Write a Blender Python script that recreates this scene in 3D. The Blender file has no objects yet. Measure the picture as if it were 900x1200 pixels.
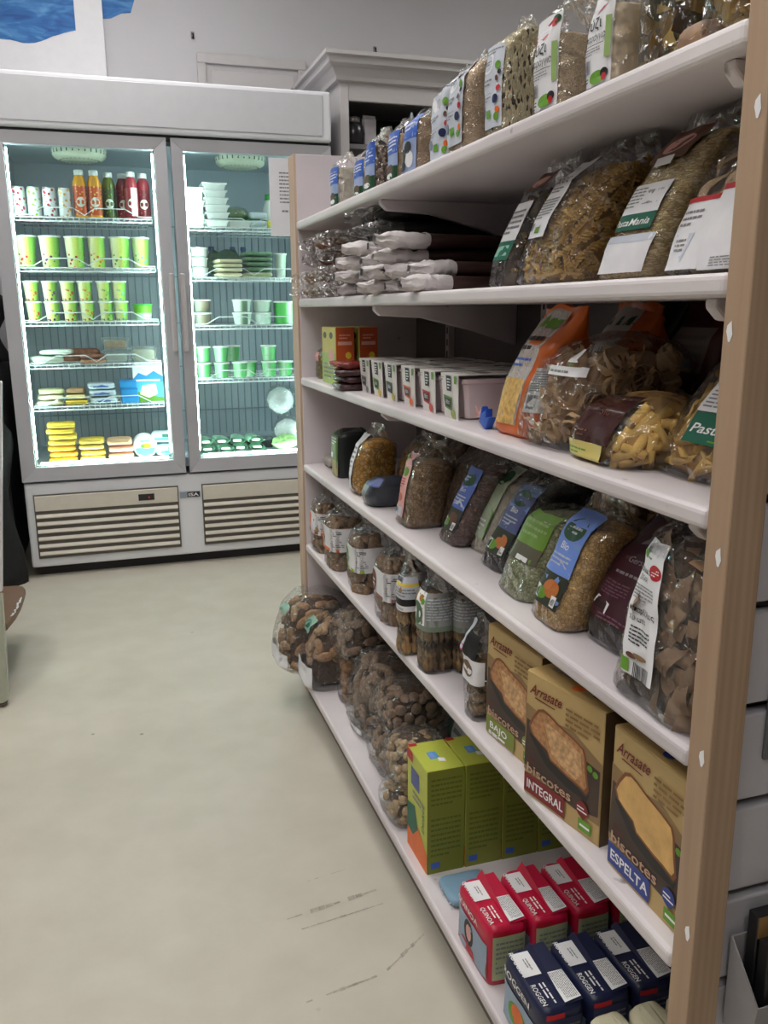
import bpy, math, random
from mathutils import Vector, Matrix, noise
random.seed(7)
SC = bpy.context.scene
COL = SC.collection
PI = math.pi
R = math.radians

# ------------------------------------------------------------------ camera, world, view
cam_d = bpy.data.cameras.new('camera')
cam = bpy.data.objects.new('camera', cam_d)
COL.objects.link(cam)
cam.location = (-0.5066, -1.1405, 1.109)
cam.rotation_euler = (1.3389, 0.0071, -0.3133)
cam_d.sensor_fit = 'VERTICAL'
cam_d.sensor_height = 36.0
cam_d.lens = 1003.9 * 36.0 / 1200.0
cam_d.clip_start = 0.02
SC.camera = cam
wd = bpy.data.worlds.new('shop_air')
SC.world = wd
wd.use_nodes = True
wd.node_tree.nodes['Background'].inputs[0].default_value = (0.9, 0.88, 0.9, 1)
wd.node_tree.nodes['Background'].inputs[1].default_value = 0.02
SC.view_settings.view_transform = 'Standard'
SC.view_settings.look = 'None'
SC.view_settings.exposure = 0.22
SC.view_settings.gamma = 1.0
SC.cycles.transparent_max_bounces = 32
SC.cycles.max_bounces = 8
SC.cycles.caustics_reflective = False
SC.cycles.caustics_refractive = False
CEIL_POWER = 15.0          # radiance of the ceiling panels
LED_POWER = 48.0           # radiance of the refrigerator light strips

# ------------------------------------------------------------------ materials
def lin(c):
    return tuple((x / 255 / 12.92) if x / 255 <= 0.04045 else ((x / 255 + 0.055) / 1.055) ** 2.4 for x in c[:3]) + (1.0,)

MATS = {}
def nt(key):
    m = bpy.data.materials.new(key)
    m.use_nodes = True
    t = m.node_tree
    t.nodes.clear()
    o = t.nodes.new('ShaderNodeOutputMaterial')
    MATS[key] = m
    def N(kind, **kw):
        n = t.nodes.new('ShaderNode' + kind)
        for k, v in kw.items():
            if k[0] == '_':
                setattr(n, k[1:], v)
            else:
                s = k.replace('_', ' ')
                s = int(s[1:]) if s[0] == 'i' and s[1:].isdigit() else s
                if hasattr(v, 'links'):
                    t.links.new(v, n.inputs[s])
                else:
                    n.inputs[s].default_value = v
        return n
    return m, t, N, o

def ramp(N, t, fac, stops, interp='LINEAR'):
    n = N('ValToRGB')
    n.color_ramp.interpolation = interp
    e = n.color_ramp.elements
    while len(e) < len(stops):
        e.new(0.5)
    for i, (p, c) in enumerate(stops):
        e[i].position = p
        e[i].color = lin(c) if len(c) == 3 else c
    t.links.new(fac, n.inputs[0])
    return n.outputs[0]

def mat(key, col=(200, 200, 200), rough=0.55, metal=0.0, var=0.06, scale=25.0, bump=0.0, stretch=None, spec=0.5):
    if key in MATS:
        return MATS[key]
    m, t, N, o = nt(key)
    tc = N('TexCoord')
    vec = tc.outputs['Object']
    if stretch:
        mp = N('Mapping', Vector=vec, Scale=stretch)
        vec = mp.outputs[0]
    nz = N('TexNoise', Vector=vec, Scale=scale, Detail=4.0)
    c = lin(col)
    a = tuple(max(0, x * (1 - var)) for x in c[:3]) + (1,)
    b = tuple(min(1, x * (1 + var)) for x in c[:3]) + (1,)
    out = ramp(N, t, nz.outputs[0], [(0.3, a), (0.7, b)])
    p = N('BsdfPrincipled', Base_Color=out, Roughness=rough, Metallic=metal)
    p.inputs['Specular IOR Level'].default_value = spec
    if bump:
        bn = N('Bump', Strength=bump, Distance=0.004, Height=nz.outputs[0])
        t.links.new(bn.outputs[0], p.inputs['Normal'])
    t.links.new(p.outputs[0], o.inputs[0])
    return m

def emis(key, col, power):
    if key in MATS:
        return MATS[key]
    m, t, N, o = nt(key)
    e = N('Emission', Color=lin(col), Strength=power)
    t.links.new(e.outputs[0], o.inputs[0])
    return m

def film(key, tint=(255, 255, 255), haze=0.022, rough=0.08, lo=0.03, hi=0.7, crinkle=1.0, scale=28.0):
    """thin clear plastic: mostly see-through, glossy where it turns away, crinkled"""
    if key in MATS:
        return MATS[key]
    m, t, N, o = nt(key)
    tc = N('TexCoord')
    n1 = N('TexNoise', Vector=tc.outputs['Object'], Scale=scale, Detail=3.0, Distortion=0.8)
    vr = N('TexVoronoi', Vector=tc.outputs['Object'], Scale=scale * 1.3)
    vr.feature = 'DISTANCE_TO_EDGE'
    add = N('Math', i0=n1.outputs[0], i1=vr.outputs[0])
    bp = N('Bump', Strength=crinkle, Distance=0.012, Height=add.outputs[0])
    fr = N('LayerWeight', Blend=0.3, Normal=bp.outputs[0])
    mr = N('MapRange', Value=fr.outputs['Fresnel'], To_Min=lo, To_Max=hi)
    tr = N('BsdfTransparent', Color=lin(tint))
    di = N('BsdfDiffuse', Color=(0.85, 0.85, 0.85, 1), Normal=bp.outputs[0])
    gl = N('BsdfGlossy', Color=(1, 1, 1, 1), Roughness=rough, Normal=bp.outputs[0])
    m1 = N('MixShader', i0=haze, i1=tr.outputs[0], i2=di.outputs[0])
    m2 = N('MixShader', i0=mr.outputs[0], i1=m1.outputs[0], i2=gl.outputs[0])
    t.links.new(m2.outputs[0], o.inputs[0])
    return m

def grain(key, cols, scale=260.0, rough=0.6, bump=0.9, gap=0.45, stretch=None):
    """packed seeds or grains: voronoi cells, each with its own colour, dark joints"""
    if key in MATS:
        return MATS[key]
    m, t, N, o = nt(key)
    tc = N('TexCoord')
    vec = tc.outputs['Object']
    if stretch:
        vec = N('Mapping', Vector=vec, Scale=stretch, Rotation=(0.5, 0.4, 0.6)).outputs[0]
    v1 = N('TexVoronoi', Vector=vec, Scale=scale)
    sep = N('SeparateColor', Color=v1.outputs['Color'])
    n = len(cols)
    c = ramp(N, t, sep.outputs[0], [((i + 0.5) / n, q) for i, q in enumerate(cols)])
    v2 = N('TexVoronoi', Vector=vec, Scale=scale)
    v2.feature = 'DISTANCE_TO_EDGE'
    j = N('MapRange', Value=v2.outputs['Distance'], From_Max=0.12, To_Min=gap, To_Max=1.0)
    mx = N('MixRGB', i0=1.0, i1=c, i2=j.outputs[0])
    mx.blend_type = 'MULTIPLY'
    bp = N('Bump', Strength=bump, Distance=0.003, Height=v2.outputs['Distance'])
    p = N('BsdfPrincipled', Base_Color=mx.outputs[0], Roughness=rough, Normal=bp.outputs[0])
    t.links.new(p.outputs[0], o.inputs[0])
    return m

def bands(key, stops, axis=0, width=0.08, rough=0.4, interp='LINEAR', dots=None):
    """printed wrapper whose colour runs across the object along one of its own axes"""
    if key in MATS:
        return MATS[key]
    m, t, N, o = nt(key)
    tc = N('TexCoord')
    sp = N('SeparateXYZ', Vector=tc.outputs['Object'])
    mr = N('MapRange', Value=sp.outputs[axis], From_Min=-width / 2 if axis < 2 else 0.0, From_Max=width / 2 if axis < 2 else width)
    c = ramp(N, t, mr.outputs[0], stops, interp)
    if dots:
        vr = N('TexVoronoi', Vector=tc.outputs['Object'], Scale=dots[0])
        d = N('MapRange', Value=vr.outputs['Distance'], From_Min=dots[1], From_Max=dots[1] + 0.05, To_Min=1.0, To_Max=0.0)
        mz = N('MapRange', Value=sp.outputs[2], From_Min=dots[3], From_Max=dots[3] + 0.01, To_Min=1.0, To_Max=0.0)
        mu = N('Math', i0=d.outputs[0], i1=mz.outputs[0])
        mu.operation = 'MULTIPLY'
        c = N('MixRGB', i0=mu.outputs[0], i1=c, i2=lin(dots[2])).outputs[0]
    p = N('BsdfPrincipled', Base_Color=c, Roughness=rough)
    t.links.new(p.outputs[0], o.inputs[0])
    return m

def wood(key, c1, c2, scale=9.0, axis='Z', rough=0.6):
    if key in MATS:
        return MATS[key]
    m, t, N, o = nt(key)
    tc = N('TexCoord')
    sc = {'Z': (14, 14, 0.7), 'Y': (14, 0.7, 14), 'X': (0.7, 14, 14)}[axis]
    mp = N('Mapping', Vector=tc.outputs['Object'], Scale=sc)
    n1 = N('TexNoise', Vector=mp.outputs[0], Scale=scale, Detail=6.0, Distortion=1.2)
    w = N('TexWave', Vector=mp.outputs[0], Scale=scale * 0.9, Distortion=5.0, Detail=2.0)
    w2 = N('Math', i0=w.outputs[1], i1=0.22)
    w2.operation = 'MULTIPLY'
    mx = N('Math', i0=n1.outputs[0], i1=w2.outputs[0])
    c = ramp(N, t, mx.outputs[0], [(0.35, c1), (0.85, c2)])
    bp = N('Bump', Strength=0.15, Distance=0.002, Height=n1.outputs[0])
    p = N('BsdfPrincipled', Base_Color=c, Roughness=rough, Normal=bp.outputs[0])
    t.links.new(p.outputs[0], o.inputs[0])
    return m

def painted(key, col, wear, amount=0.62, rough=0.45, scale=30.0):
    """painted board with chips and scuffs"""
    if key in MATS:
        return MATS[key]
    m, t, N, o = nt(key)
    tc = N('TexCoord')
    n1 = N('TexNoise', Vector=tc.outputs['Object'], Scale=scale, Detail=5.0)
    n2 = N('TexNoise', Vector=tc.outputs['Object'], Scale=3.0, Detail=3.0)
    c = ramp(N, t, n1.outputs[0], [(amount, col), (amount + 0.07, wear)])
    s = ramp(N, t, n2.outputs[0], [(0.3, (225, 222, 225)), (0.7, (255, 255, 255))])
    mx = N('MixRGB', i0=1.0, i1=c, i2=s)
    mx.blend_type = 'MULTIPLY'
    p = N('BsdfPrincipled', Base_Color=mx.outputs[0], Roughness=rough)
    t.links.new(p.outputs[0], o.inputs[0])
    return m

# ------------------------------------------------------------------ mesh building
class MB:
    def __init__(self):
        self.v, self.f, self.m, self.s = [], [], [], []
    def add(self, vs, fs, mi=0, smooth=False, mtx=None):
        b = len(self.v)
        self.v += [tuple(mtx @ Vector(q)) for q in vs] if mtx else [tuple(q) for q in vs]
        for f in fs:
            self.f.append([b + i for i in f])
            self.m.append(mi)
            self.s.append(smooth)
        return self
    def box(self, x0, x1, y0, y1, z0, z1, mi=0, mtx=None):
        vs = [(x, y, z) for z in (z0, z1) for y in (y0, y1) for x in (x0, x1)]
        return self.add(vs, [(0, 2, 3, 1), (4, 5, 7, 6), (0, 1, 5, 4), (2, 6, 7, 3), (0, 4, 6, 2), (1, 3, 7, 5)], mi, False, mtx)
    def tube(self, path, r, mi=0, seg=6, cap=True, mtx=None):
        path = [Vector(p) for p in path]
        rs = r if isinstance(r, (list, tuple)) else [r] * len(path)
        vs, fs = [], []
        for i, p in enumerate(path):
            d = (path[min(i + 1, len(path) - 1)] - path[max(i - 1, 0)]).normalized()
            a = d.cross(Vector((0, 0, 1)))
            if a.length < 1e-3:
                a = d.cross(Vector((1, 0, 0)))
            a.normalize()
            b = d.cross(a)
            for k in range(seg):
                t = 2 * PI * k / seg
                vs.append(p + (a * math.cos(t) + b * math.sin(t)) * rs[i])
        for i in range(len(path) - 1):
            for k in range(seg):
                k2 = (k + 1) % seg
                fs.append((i * seg + k, i * seg + k2, (i + 1) * seg + k2, (i + 1) * seg + k))
        if cap:
            fs.append(tuple(range(seg - 1, -1, -1)))
            fs.append(tuple((len(path) - 1) * seg + k for k in range(seg)))
        return self.add(vs, fs, mi, True, mtx)
    def lathe(self, prof, mi=0, seg=18, mtx=None, smooth=True):
        vs, fs = [], []
        for r, z in prof:
            for k in range(seg):
                t = 2 * PI * k / seg
                vs.append((r * math.cos(t), r * math.sin(t), z))
        for i in range(len(prof) - 1):
            for k in range(seg):
                k2 = (k + 1) % seg
                fs.append((i * seg + k, i * seg + k2, (i + 1) * seg + k2, (i + 1) * seg + k))
        fs.append(tuple(range(seg - 1, -1, -1)))
        fs.append(tuple((len(prof) - 1) * seg + k for k in range(seg)))
        return self.add(vs, fs, mi, smooth, mtx)
    def grid(self, fn, nu, nv, mi=0, closed=False, smooth=True):
        cu = nu if closed else nu + 1
        vs = [fn(i / nu, j / nv) for j in range(nv + 1) for i in range(cu)]
        fs = []
        for j in range(nv):
            for i in range(nu):
                i2 = (i + 1) % cu if closed else i + 1
                fs.append((j * cu + i, j * cu + i2, (j + 1) * cu + i2, (j + 1) * cu + i))
        return self.add(vs, fs, mi, smooth)
    def mesh(self, name, mats):
        me = bpy.data.meshes.new(name)
        me.from_pydata(self.v, [], self.f)
        for q in (mats if isinstance(mats, (list, tuple)) else [mats]):
            me.materials.append(q)
        me.polygons.foreach_set('material_index', self.m)
        me.polygons.foreach_set('use_smooth', self.s)
        me.update()
        return me
    def build(self, name, mats, parent=None, bevel=0.0, seg=2, loc=None):
        return link(name, self.mesh(name, mats), parent, bevel, seg, loc)

def link(name, me, parent=None, bevel=0.0, seg=2, loc=None):
    o = bpy.data.objects.new(name, me)
    COL.objects.link(o)
    if parent:
        o.parent = parent
    if loc:
        o.location = loc
    if bevel:
        b = o.modifiers.new('edge', 'BEVEL')
        b.width = bevel
        b.segments = seg
        b.limit_method = 'ANGLE'
    return o

def tag(o, label, cat, group=None, kind=None):
    o['label'] = label
    o['category'] = cat
    if group:
        o['group'] = group
    if kind:
        o['kind'] = kind
    return o

def thing(name, label, cat, loc=(0, 0, 0), rot=(0, 0, 0), group=None):
    o = bpy.data.objects.new(name, None)
    COL.objects.link(o)
    o.empty_display_size = 0.05
    o.location = loc
    o.rotation_euler = rot
    return tag(o, label, cat, group)

def struct(o, label=None):
    o['kind'] = 'structure'
    if label:
        o['label'] = label
    return o

KIDS = {}
def dup(src, loc, rot=None, label=None, group=None):
    """copy of a thing with copies of its parts and sub-parts"""
    if src.name not in KIDS:
        KIDS[src.name] = [(c, list(c.children)) for c in src.children]
    r = src.copy()
    COL.objects.link(r)
    r.location = loc
    if rot is not None:
        r.rotation_euler = rot
    if label:
        r['label'] = label
    if group:
        r['group'] = group
    for c, subs in KIDS[src.name]:
        k = c.copy()
        COL.objects.link(k)
        k.parent = r
        for s in subs:
            q = s.copy()
            COL.objects.link(q)
            q.parent = k
    return r

# ------------------------------------------------------------------ printing on surfaces
TXT = {}
def glyphs(s, bold=0.0, shear=0.0):
    k = (s, bold, shear)
    if k not in TXT:
        cu = bpy.data.curves.new('lettering', 'FONT')
        cu.body = s
        cu.resolution_u = 2
        cu.offset = bold
        cu.shear = shear
        o = bpy.data.objects.new('lettering', cu)
        me = bpy.data.meshes.new_from_object(o)
        vs = [(v.co.x, v.co.y) for v in me.vertices]
        fs = [tuple(p.vertices) for p in me.polygons]
        bpy.data.objects.remove(o)
        bpy.data.curves.remove(cu)
        bpy.data.meshes.remove(me)
        x0 = min(v[0] for v in vs)
        x1 = max(v[0] for v in vs)
        TXT[k] = ([(x - x0, y) for x, y in vs], fs, x1 - x0)
    return TXT[k]

def prints(name, parent, S, items, W, H, base=0.0003):
    """flat print laid on a surface: S(fx, fy, off) maps fractions of a W x H panel to a point"""
    mb = MB()
    mats = []
    off = base
    for it in items:
        k = it[0]
        m = it[-1] if not isinstance(it[-1], dict) else it[-2]
        if m not in mats:
            mats.append(m)
        mi = mats.index(m)
        off += 0.00012
        if k == 'r':
            x0, y0, x1, y1 = it[1:5]
            nx = max(1, int(abs(x1 - x0) * 8))
            ny = max(1, int(abs(y1 - y0) * 8))
            mb.grid(lambda u, v: S(x0 + (x1 - x0) * u, y0 + (y1 - y0) * v, off), nx, ny, mi)
        elif k == 'e':
            cx, cy, rx, ry = it[1:5]
            mb.add([S(cx, cy, off)] + [S(cx + rx * math.cos(t * PI / 9), cy + ry * math.sin(t * PI / 9), off) for t in range(18)],
                   [(0, 1 + i, 1 + (i + 1) % 18) for i in range(18)], mi)
        elif k == 'p':
            pts = it[1]
            mb.add([S(x, y, off) for x, y in pts], [tuple(range(len(pts)))], mi)
        elif k == 't':
            s, x, y, size = it[1:5]
            op = it[-1] if isinstance(it[-1], dict) else {}
            vs, fs, w = glyphs(s, op.get('bold', 0.0), op.get('shear', 0.0))
            sx = sy = size * H
            if 'fit' in op:
                sx = op['fit'] * W / w
            if op.get('al') == 'c':
                x -= w * sx / W / 2
            ca, sa = math.cos(R(op.get('rot', 0))), math.sin(R(op.get('rot', 0)))
            q = []
            for a, b in vs:
                a, b = a * sx, b * sy
                q.append(S(x + (a * ca - b * sa) / W, y + (a * sa + b * ca) / H, off))
            mb.add(q, fs, mi)
        elif k == 'l':
            x0, y0, x1, y1, n = it[1:6]
            rnd = random.Random(int(x0 * 977 + y0 * 331 + n))
            hh = (y1 - y0) / n
            for i in range(n):
                y = y1 - hh * (i + 0.8)
                x = x0
                while x < x1 - 0.02:
                    w = min(rnd.uniform(0.04, 0.14), x1 - x)
                    mb.add([S(x, y, off), S(x + w, y, off), S(x + w, y + hh * 0.42, off), S(x, y + hh * 0.42, off)], [(0, 1, 2, 3)], mi)
                    x += w + 0.018
                    if i == n - 1 and x > x0 + (x1 - x0) * 0.6:
                        break
        elif k == 'b':
            x0, y0, x1, y1 = it[1:5]
            rnd = random.Random(5)
            x = x0
            while x < x1:
                w = (x1 - x0) * rnd.choice((0.02, 0.035, 0.05))
                mb.add([S(x, y0, off), S(x + w, y0, off), S(x + w, y1, off), S(x, y1, off)], [(0, 1, 2, 3)], mi)
                x += w + (x1 - x0) * rnd.choice((0.025, 0.04))
    return mb.build(name, mats, parent)

# common inks
INK = mat('ink_black', (28, 26, 28), 0.5)
WHT = mat('ink_white', (236, 236, 238), 0.5)
GRY = mat('ink_grey', (130, 128, 130), 0.5)
RED = mat('ink_red', (178, 28, 40), 0.5)
GRN = mat('ink_green', (96, 150, 40), 0.5)
DGR = mat('ink_dark_green', (22, 70, 40), 0.5)
BLU = mat('ink_blue', (60, 100, 190), 0.5)
NAV = mat('ink_navy', (24, 34, 80), 0.5)
ORA = mat('ink_orange', (226, 110, 40), 0.5)
YEL = mat('ink_yellow', (226, 196, 60), 0.5)
BRN = mat('ink_brown', (92, 54, 34), 0.5)
PNK = mat('ink_pink', (224, 168, 160), 0.5)
SKY = mat('ink_sky_blue', (120, 150, 215), 0.5)
TEA = mat('ink_teal', (20, 96, 76), 0.5)
LBL = mat('paper_label', (226, 226, 230), 0.45)
GLB = mat('pale_grey_label', (196, 202, 214), 0.45)

# ------------------------------------------------------------------ cartons
FACE = {
    'front': lambda w, d, h: (lambda x, y, o: (-w / 2 + x * w, -d / 2 - o, y * h), w, h),
    'near': lambda w, d, h: (lambda x, y, o: (w / 2 + o, -d / 2 + x * d, y * h), d, h),
    'far': lambda w, d, h: (lambda x, y, o: (-w / 2 - o, d / 2 - x * d, y * h), d, h),
    'top': lambda w, d, h: (lambda x, y, o: (-w / 2 + x * w, -d / 2 + y * d, h + o), w, d),
}
AISLE = -PI / 2      # a product turned this way shows its front to the aisle
def carton(name, label, cat, loc, w, d, h, m, faces, yaw=0.0, group=None, flap=True):
    t = thing(name, label, cat, loc, (0, 0, AISLE + R(yaw)), group)
    MB().box(-w / 2, w / 2, -d / 2, d / 2, 0, h).build('carton_body', m, t, 0.0012)
    if flap:
        f = MB()
        f.box(-w / 2 + 0.001, w / 2 + 0.0006, -d / 2 + 0.001, d / 2 - 0.001, h - 0.0002, h + 0.0008)
        f.box(w / 2, w / 2 + 0.0008, -d / 2 + 0.001, d / 2 - 0.001, h - 0.012, h + 0.0008)
        f.build('top_flap', m, t)
    for k, items in faces.items():
        S, W, H = FACE[k](w, d, h)
        prints(k + '_print', t, S, items, W, H, 0.001 if k in ('top', 'near') else 0.0003)
    return t

# ------------------------------------------------------------------ bags
PROF = {
    'brick': [(0, .9, .86), (.03, 1, 1), (.5, 1.02, 1.03), (.78, .98, .92), (.87, .97, .5), (.94, .95, .14), (1, .92, .03)],
    'square': [(0, .94, .9), (.03, 1, 1), (.5, 1.01, 1.02), (.88, 1, .98), (.95, .98, .8), (1, .9, .5)],
    'pillow': [(0, .92, .62), (.04, .99, .86), (.2, 1, .98), (.45, 1, 1), (.7, .99, .85), (.86, .98, .36), (.94, .98, .06), (1, .97, .03)],
    'low': [(0, .8, .75), (.08, .97, .95), (.4, 1.03, 1.04), (.75, .95, .92), (.92, .7, .6), (1, .35, .25)],
    'tied': [(0, .88, .88), (.03, 1, 1), (.55, 1.02, 1.02), (.68, .85, .82), (.78, .4, .38), (.84, .17, .15), (.9, .34, .2), (1, .6, .16)],
    'sheaf': [(0, .95, .95), (.4, 1.0, 1.0), (.68, .98, .96), (.8, .8, .7), (.9, .7, .3), (1, .75, .08)],
}
class Pouch:
    def __init__(self, w, d, h, prof, seed=0, amp=0.003, n=4.0, fill=0.8, roll=0, lean=0):
        self.kx, self.ky = math.tan(R(roll)), math.tan(R(lean))
        self.w, self.d, self.h, self.n = w / 2, d / 2, h, n
        self.pr = PROF[prof]
        self.sd = Vector((seed * 3.7, seed * 1.9, seed * 5.3))
        self.amp = amp
        self.fill = fill
    def ab(self, v):
        pr = self.pr
        v = min(max(v, 0), 1)
        for i in range(len(pr) - 1):
            if v <= pr[i + 1][0]:
                t = (v - pr[i][0]) / (pr[i + 1][0] - pr[i][0])
                t = t * t * (3 - 2 * t) * 0.6 + t * 0.4
                return pr[i][1] + (pr[i + 1][1] - pr[i][1]) * t, pr[i][2] + (pr[i + 1][2] - pr[i][2]) * t
        return pr[-1][1], pr[-1][2]
    def sh(self, q):
        return Vector((q.x + q.z * self.kx, q.y + q.z * self.ky, q.z))
    def inside(self, q):
        v = q.z / self.h
        if v < .008 or v > 1:
            return False
        a, b = self.ab(v)
        g = self.amp * 1.1
        x, y = (q.x - q.z * self.kx) / max(1e-4, a * self.w - g), (q.y - q.z * self.ky) / max(1e-4, b * self.d - g)
        return abs(x) ** self.n + abs(y) ** self.n < 0.98
    def S(self, p, v, off=0.0):
        a, b = self.ab(v)
        a, b = a * self.w, b * self.d
        p = (p + 1) % 8 - 1
        if p <= 1:
            x, y = p, -1.0
        elif p <= 3:
            x, y = 1.0, p - 2
        elif p <= 5:
            x, y = 4 - p, 1.0
        else:
            x, y = -1.0, 6 - p
        n = self.n
        k = (abs(x) ** n + abs(y) ** n) ** (-1 / n)
        q = Vector((x * k * a, y * k * b, v * self.h))
        nn = Vector((x * abs(x) ** (n - 2) / max(a, .004), y * abs(y) ** (n - 2) / max(b, .004), 0)).normalized()
        w = self.amp * (1.0 if v < self.fill else 1.9)
        s = q * 26 + self.sd
        q = q + nn * (off + w * (noise.noise(s) + 0.45 * noise.noise(s * 2.7)))
        if v > self.fill:
            e = (v - self.fill) / max(1e-3, 1 - self.fill)
            q.y += 0.10 * self.d * e * math.sin(q.x * 70 + self.sd.x)
            q.z += 0.012 * e * noise.noise(Vector((q.x * 30, self.sd.y, 0)))
        return self.sh(q)

FILM = film('clear_film')
FILM2 = film('crinkly_film', haze=0.02, rough=0.09, lo=0.035, hi=0.6, crinkle=1.3, scale=40)
FILMD = film('dull_film', tint=(235, 232, 225), haze=0.06, rough=0.15, lo=0.04, hi=0.5)

PIECE = {}
def piece(kind):
    if kind in PIECE:
        return PIECE[kind]
    mb = MB()
    if kind == 'fusilli':
        L, n = 0.034, 11
        for bl in range(2):
            vs, fs = [], []
            for i in range(n + 1):
                t = i / n
                a = t * 4.2 * PI / 1.5 + bl * PI / 2
                for s in (-1, 1):
                    vs.append((L * (t - .5), 0.0052 * s * math.cos(a), 0.0052 * s * math.sin(a)))
            for i in range(n):
                fs.append((2 * i, 2 * i + 1, 2 * i + 3, 2 * i + 2))
            mb.add(vs, fs, 0, True)
    elif kind in ('penne', 'rigatoni'):
        L, r, sk = (0.046, 0.0052, 0.006) if kind == 'penne' else (0.042, 0.0075, 0.0)
        for rr, fl in ((r, 0), (r * .72, 1)):
            vs, fs = [], []
            for e in (-1, 1):
                for k in range(9):
                    t = 2 * PI * k / 9
                    vs.append((e * L / 2 + sk * math.cos(t), rr * math.cos(t), rr * math.sin(t)))
            for k in range(9):
                f = (k, (k + 1) % 9, 9 + (k + 1) % 9, 9 + k)
                fs.append(f[::-1] if fl else f)
            mb.add(vs, fs, 0, True)
        b = len(mb.v)
        for e in (0, 9):
            for k in range(9):
                k2 = (k + 1) % 9
                mb.f.append([e + k, e + k2, 18 + e + k2, 18 + e + k])
                mb.m.append(0)
                mb.s.append(False)
    elif kind == 'ribbon':
        def fn(u, v):
            return Vector(((u - .5) * .06 + .006 * math.sin(u * 9), .012 * math.sin(u * 5.5), .008 * math.cos(u * 6) + (v - .5) * .009))
        mb.grid(fn, 10, 1)
    elif kind == 'pappardelle':
        def fn(u, v):
            return Vector(((u - .5) * .085, (v - .5) * .026, .007 * math.sin(u * 4 + v * 1.2) + .003 * math.sin(u * 9)))
        mb.grid(fn, 8, 2)
    elif kind == 'nest':
        for k in range(6):
            rr, z, ph = .014 + .0035 * (k % 4), -.010 + .004 * k, k * 1.1
            def fn(u, v):
                t = u * 2 * PI + ph
                q = rr * (1 + .16 * math.sin(3 * t + k))
                return Vector((q * math.cos(t), q * math.sin(t), z + (v - .5) * .009 + .003 * math.sin(2 * t + k)))
            mb.grid(fn, 14, 1)
    elif kind == 'breadstick':
        n = 9
        mb.tube([(.0016 * math.sin(i * 2.1), .0016 * math.cos(i * 1.7), -.075 + .15 * i / n) for i in range(n + 1)],
                [.0045] + [.0062 + .0008 * math.sin(i * 2.9) for i in range(n - 1)] + [.004], 0, 7)
    elif kind in ('rusk', 'cookie', 'crouton', 'roll', 'slice'):
        sx, sy, sz, n, am = {'rusk': (.032, .017, .014, 3.2, .0028), 'cookie': (.016, .015, .008, 2.2, .0012), 'crouton': (.012, .011, .010, 3.0, .0018),
                             'roll': (.036, .017, .013, 2.2, .0022), 'slice': (.022, .018, .007, 4.0, .0016)}[kind]
        def fn(u, v):
            t, q = u * 2 * PI, (v - .5) * PI
            d = Vector((math.cos(t) * math.cos(q), math.sin(t) * math.cos(q), math.sin(q)))
            k = (abs(d.x) ** n + abs(d.y) ** n + abs(d.z) ** n) ** (-1 / n)
            d = d * k
            am2 = 1 + am * 60 * noise.noise(d * 2.3 + Vector((7, 3, 1)))
            return Vector((d.x * sx * am2, d.y * sy * am2, d.z * sz * am2))
        mb.grid(fn, 10, 6, closed=True)
    elif kind == 'pellet':
        mb.lathe([(.001, -.004), (.0045, -.0015), (.0045, .0015), (.001, .004)], 0, 7)
    PIECE[kind] = mb
    return mb

PMESH = {}
PBOX = {}
def scatter(parent, P, kind, m, n, p0=-1.7, p1=3.2, v0=.04, v1=None, depth=.008, upright=False, seed=1, top=True):
    """pieces of food packed under the film, each an object of its own"""
    if (kind, m.name) not in PMESH:
        PMESH[(kind, m.name)] = piece(kind).mesh(kind, m)
    me = PMESH[(kind, m.name)]
    rnd = random.Random(seed)
    v1 = v1 if v1 is not None else P.fill
    area = P.w * 2 * (v1 - v0) * P.h
    k = 0
    pts = []
    tries = 0
    gap = 0.75 * math.sqrt((p1 - p0) / 2 * area / n)
    while len(pts) < n and tries < n * 40:
        tries += 1
        p, v = rnd.uniform(p0, p1), rnd.uniform(v0, v1)
        q = P.S(p, v, -depth)
        if any((q - a[0]).length < gap for a in pts):
            if tries % 40 == 39:
                gap *= 0.93
            continue
        e1, e2 = P.S(p + .05, v, -depth), P.S(p, v + .02, -depth)
        tx, tz = (e1 - q).normalized(), (e2 - q).normalized()
        pts.append((q, tx, tz))
    if top:
        for i in range(max(2, n // 6)):
            pts.append((P.sh(Vector((rnd.uniform(-.75, .75) * P.w * P.ab(v1)[0], rnd.uniform(-.8, .6) * P.d * P.ab(v1)[1], v1 * P.h - depth * .3))), Vector((1, 0, 0)), Vector((0, 1, 0))))
    bb = [Vector(c) for c in PBOX.setdefault(me.name, [(x, y, zz) for x in (min(v.co.x for v in me.vertices), max(v.co.x for v in me.vertices)) for y in (min(v.co.y for v in me.vertices), max(v.co.y for v in me.vertices)) for zz in (min(v.co.z for v in me.vertices), max(v.co.z for v in me.vertices))])]
    for q, tx, tz in pts:
        nn = tx.cross(tz)
        if nn.length < 1e-4:
            continue
        nn.normalize()
        best = None
        for att in range(9):
            a = PI / 2 + rnd.uniform(-.12, .12) if upright else rnd.uniform(0, PI)
            X = tx * math.cos(a) + tz * math.sin(a) + nn * rnd.uniform(-.25, .25) * (0 if upright or att > 2 else 1)
            X.normalize()
            Y = nn.cross(X).normalized()
            Z = X.cross(Y)
            s = rnd.uniform(.86, 1.10) * (1 - .03 * att)
            M = Matrix((X, Y, Z)).transposed().to_4x4()
            M.translation = q - nn * 0.0 + (P.sh(Vector((0, 0, q.z))) - q) * (.022 * att)
            M = M @ Matrix.Diagonal((s, s, s, 1))
            best = M
            if all(P.inside(M @ c) for c in bb):
                break
        o = bpy.data.objects.new(kind, me)
        COL.objects.link(o)
        o.parent = parent
        o.matrix_local = best

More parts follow.
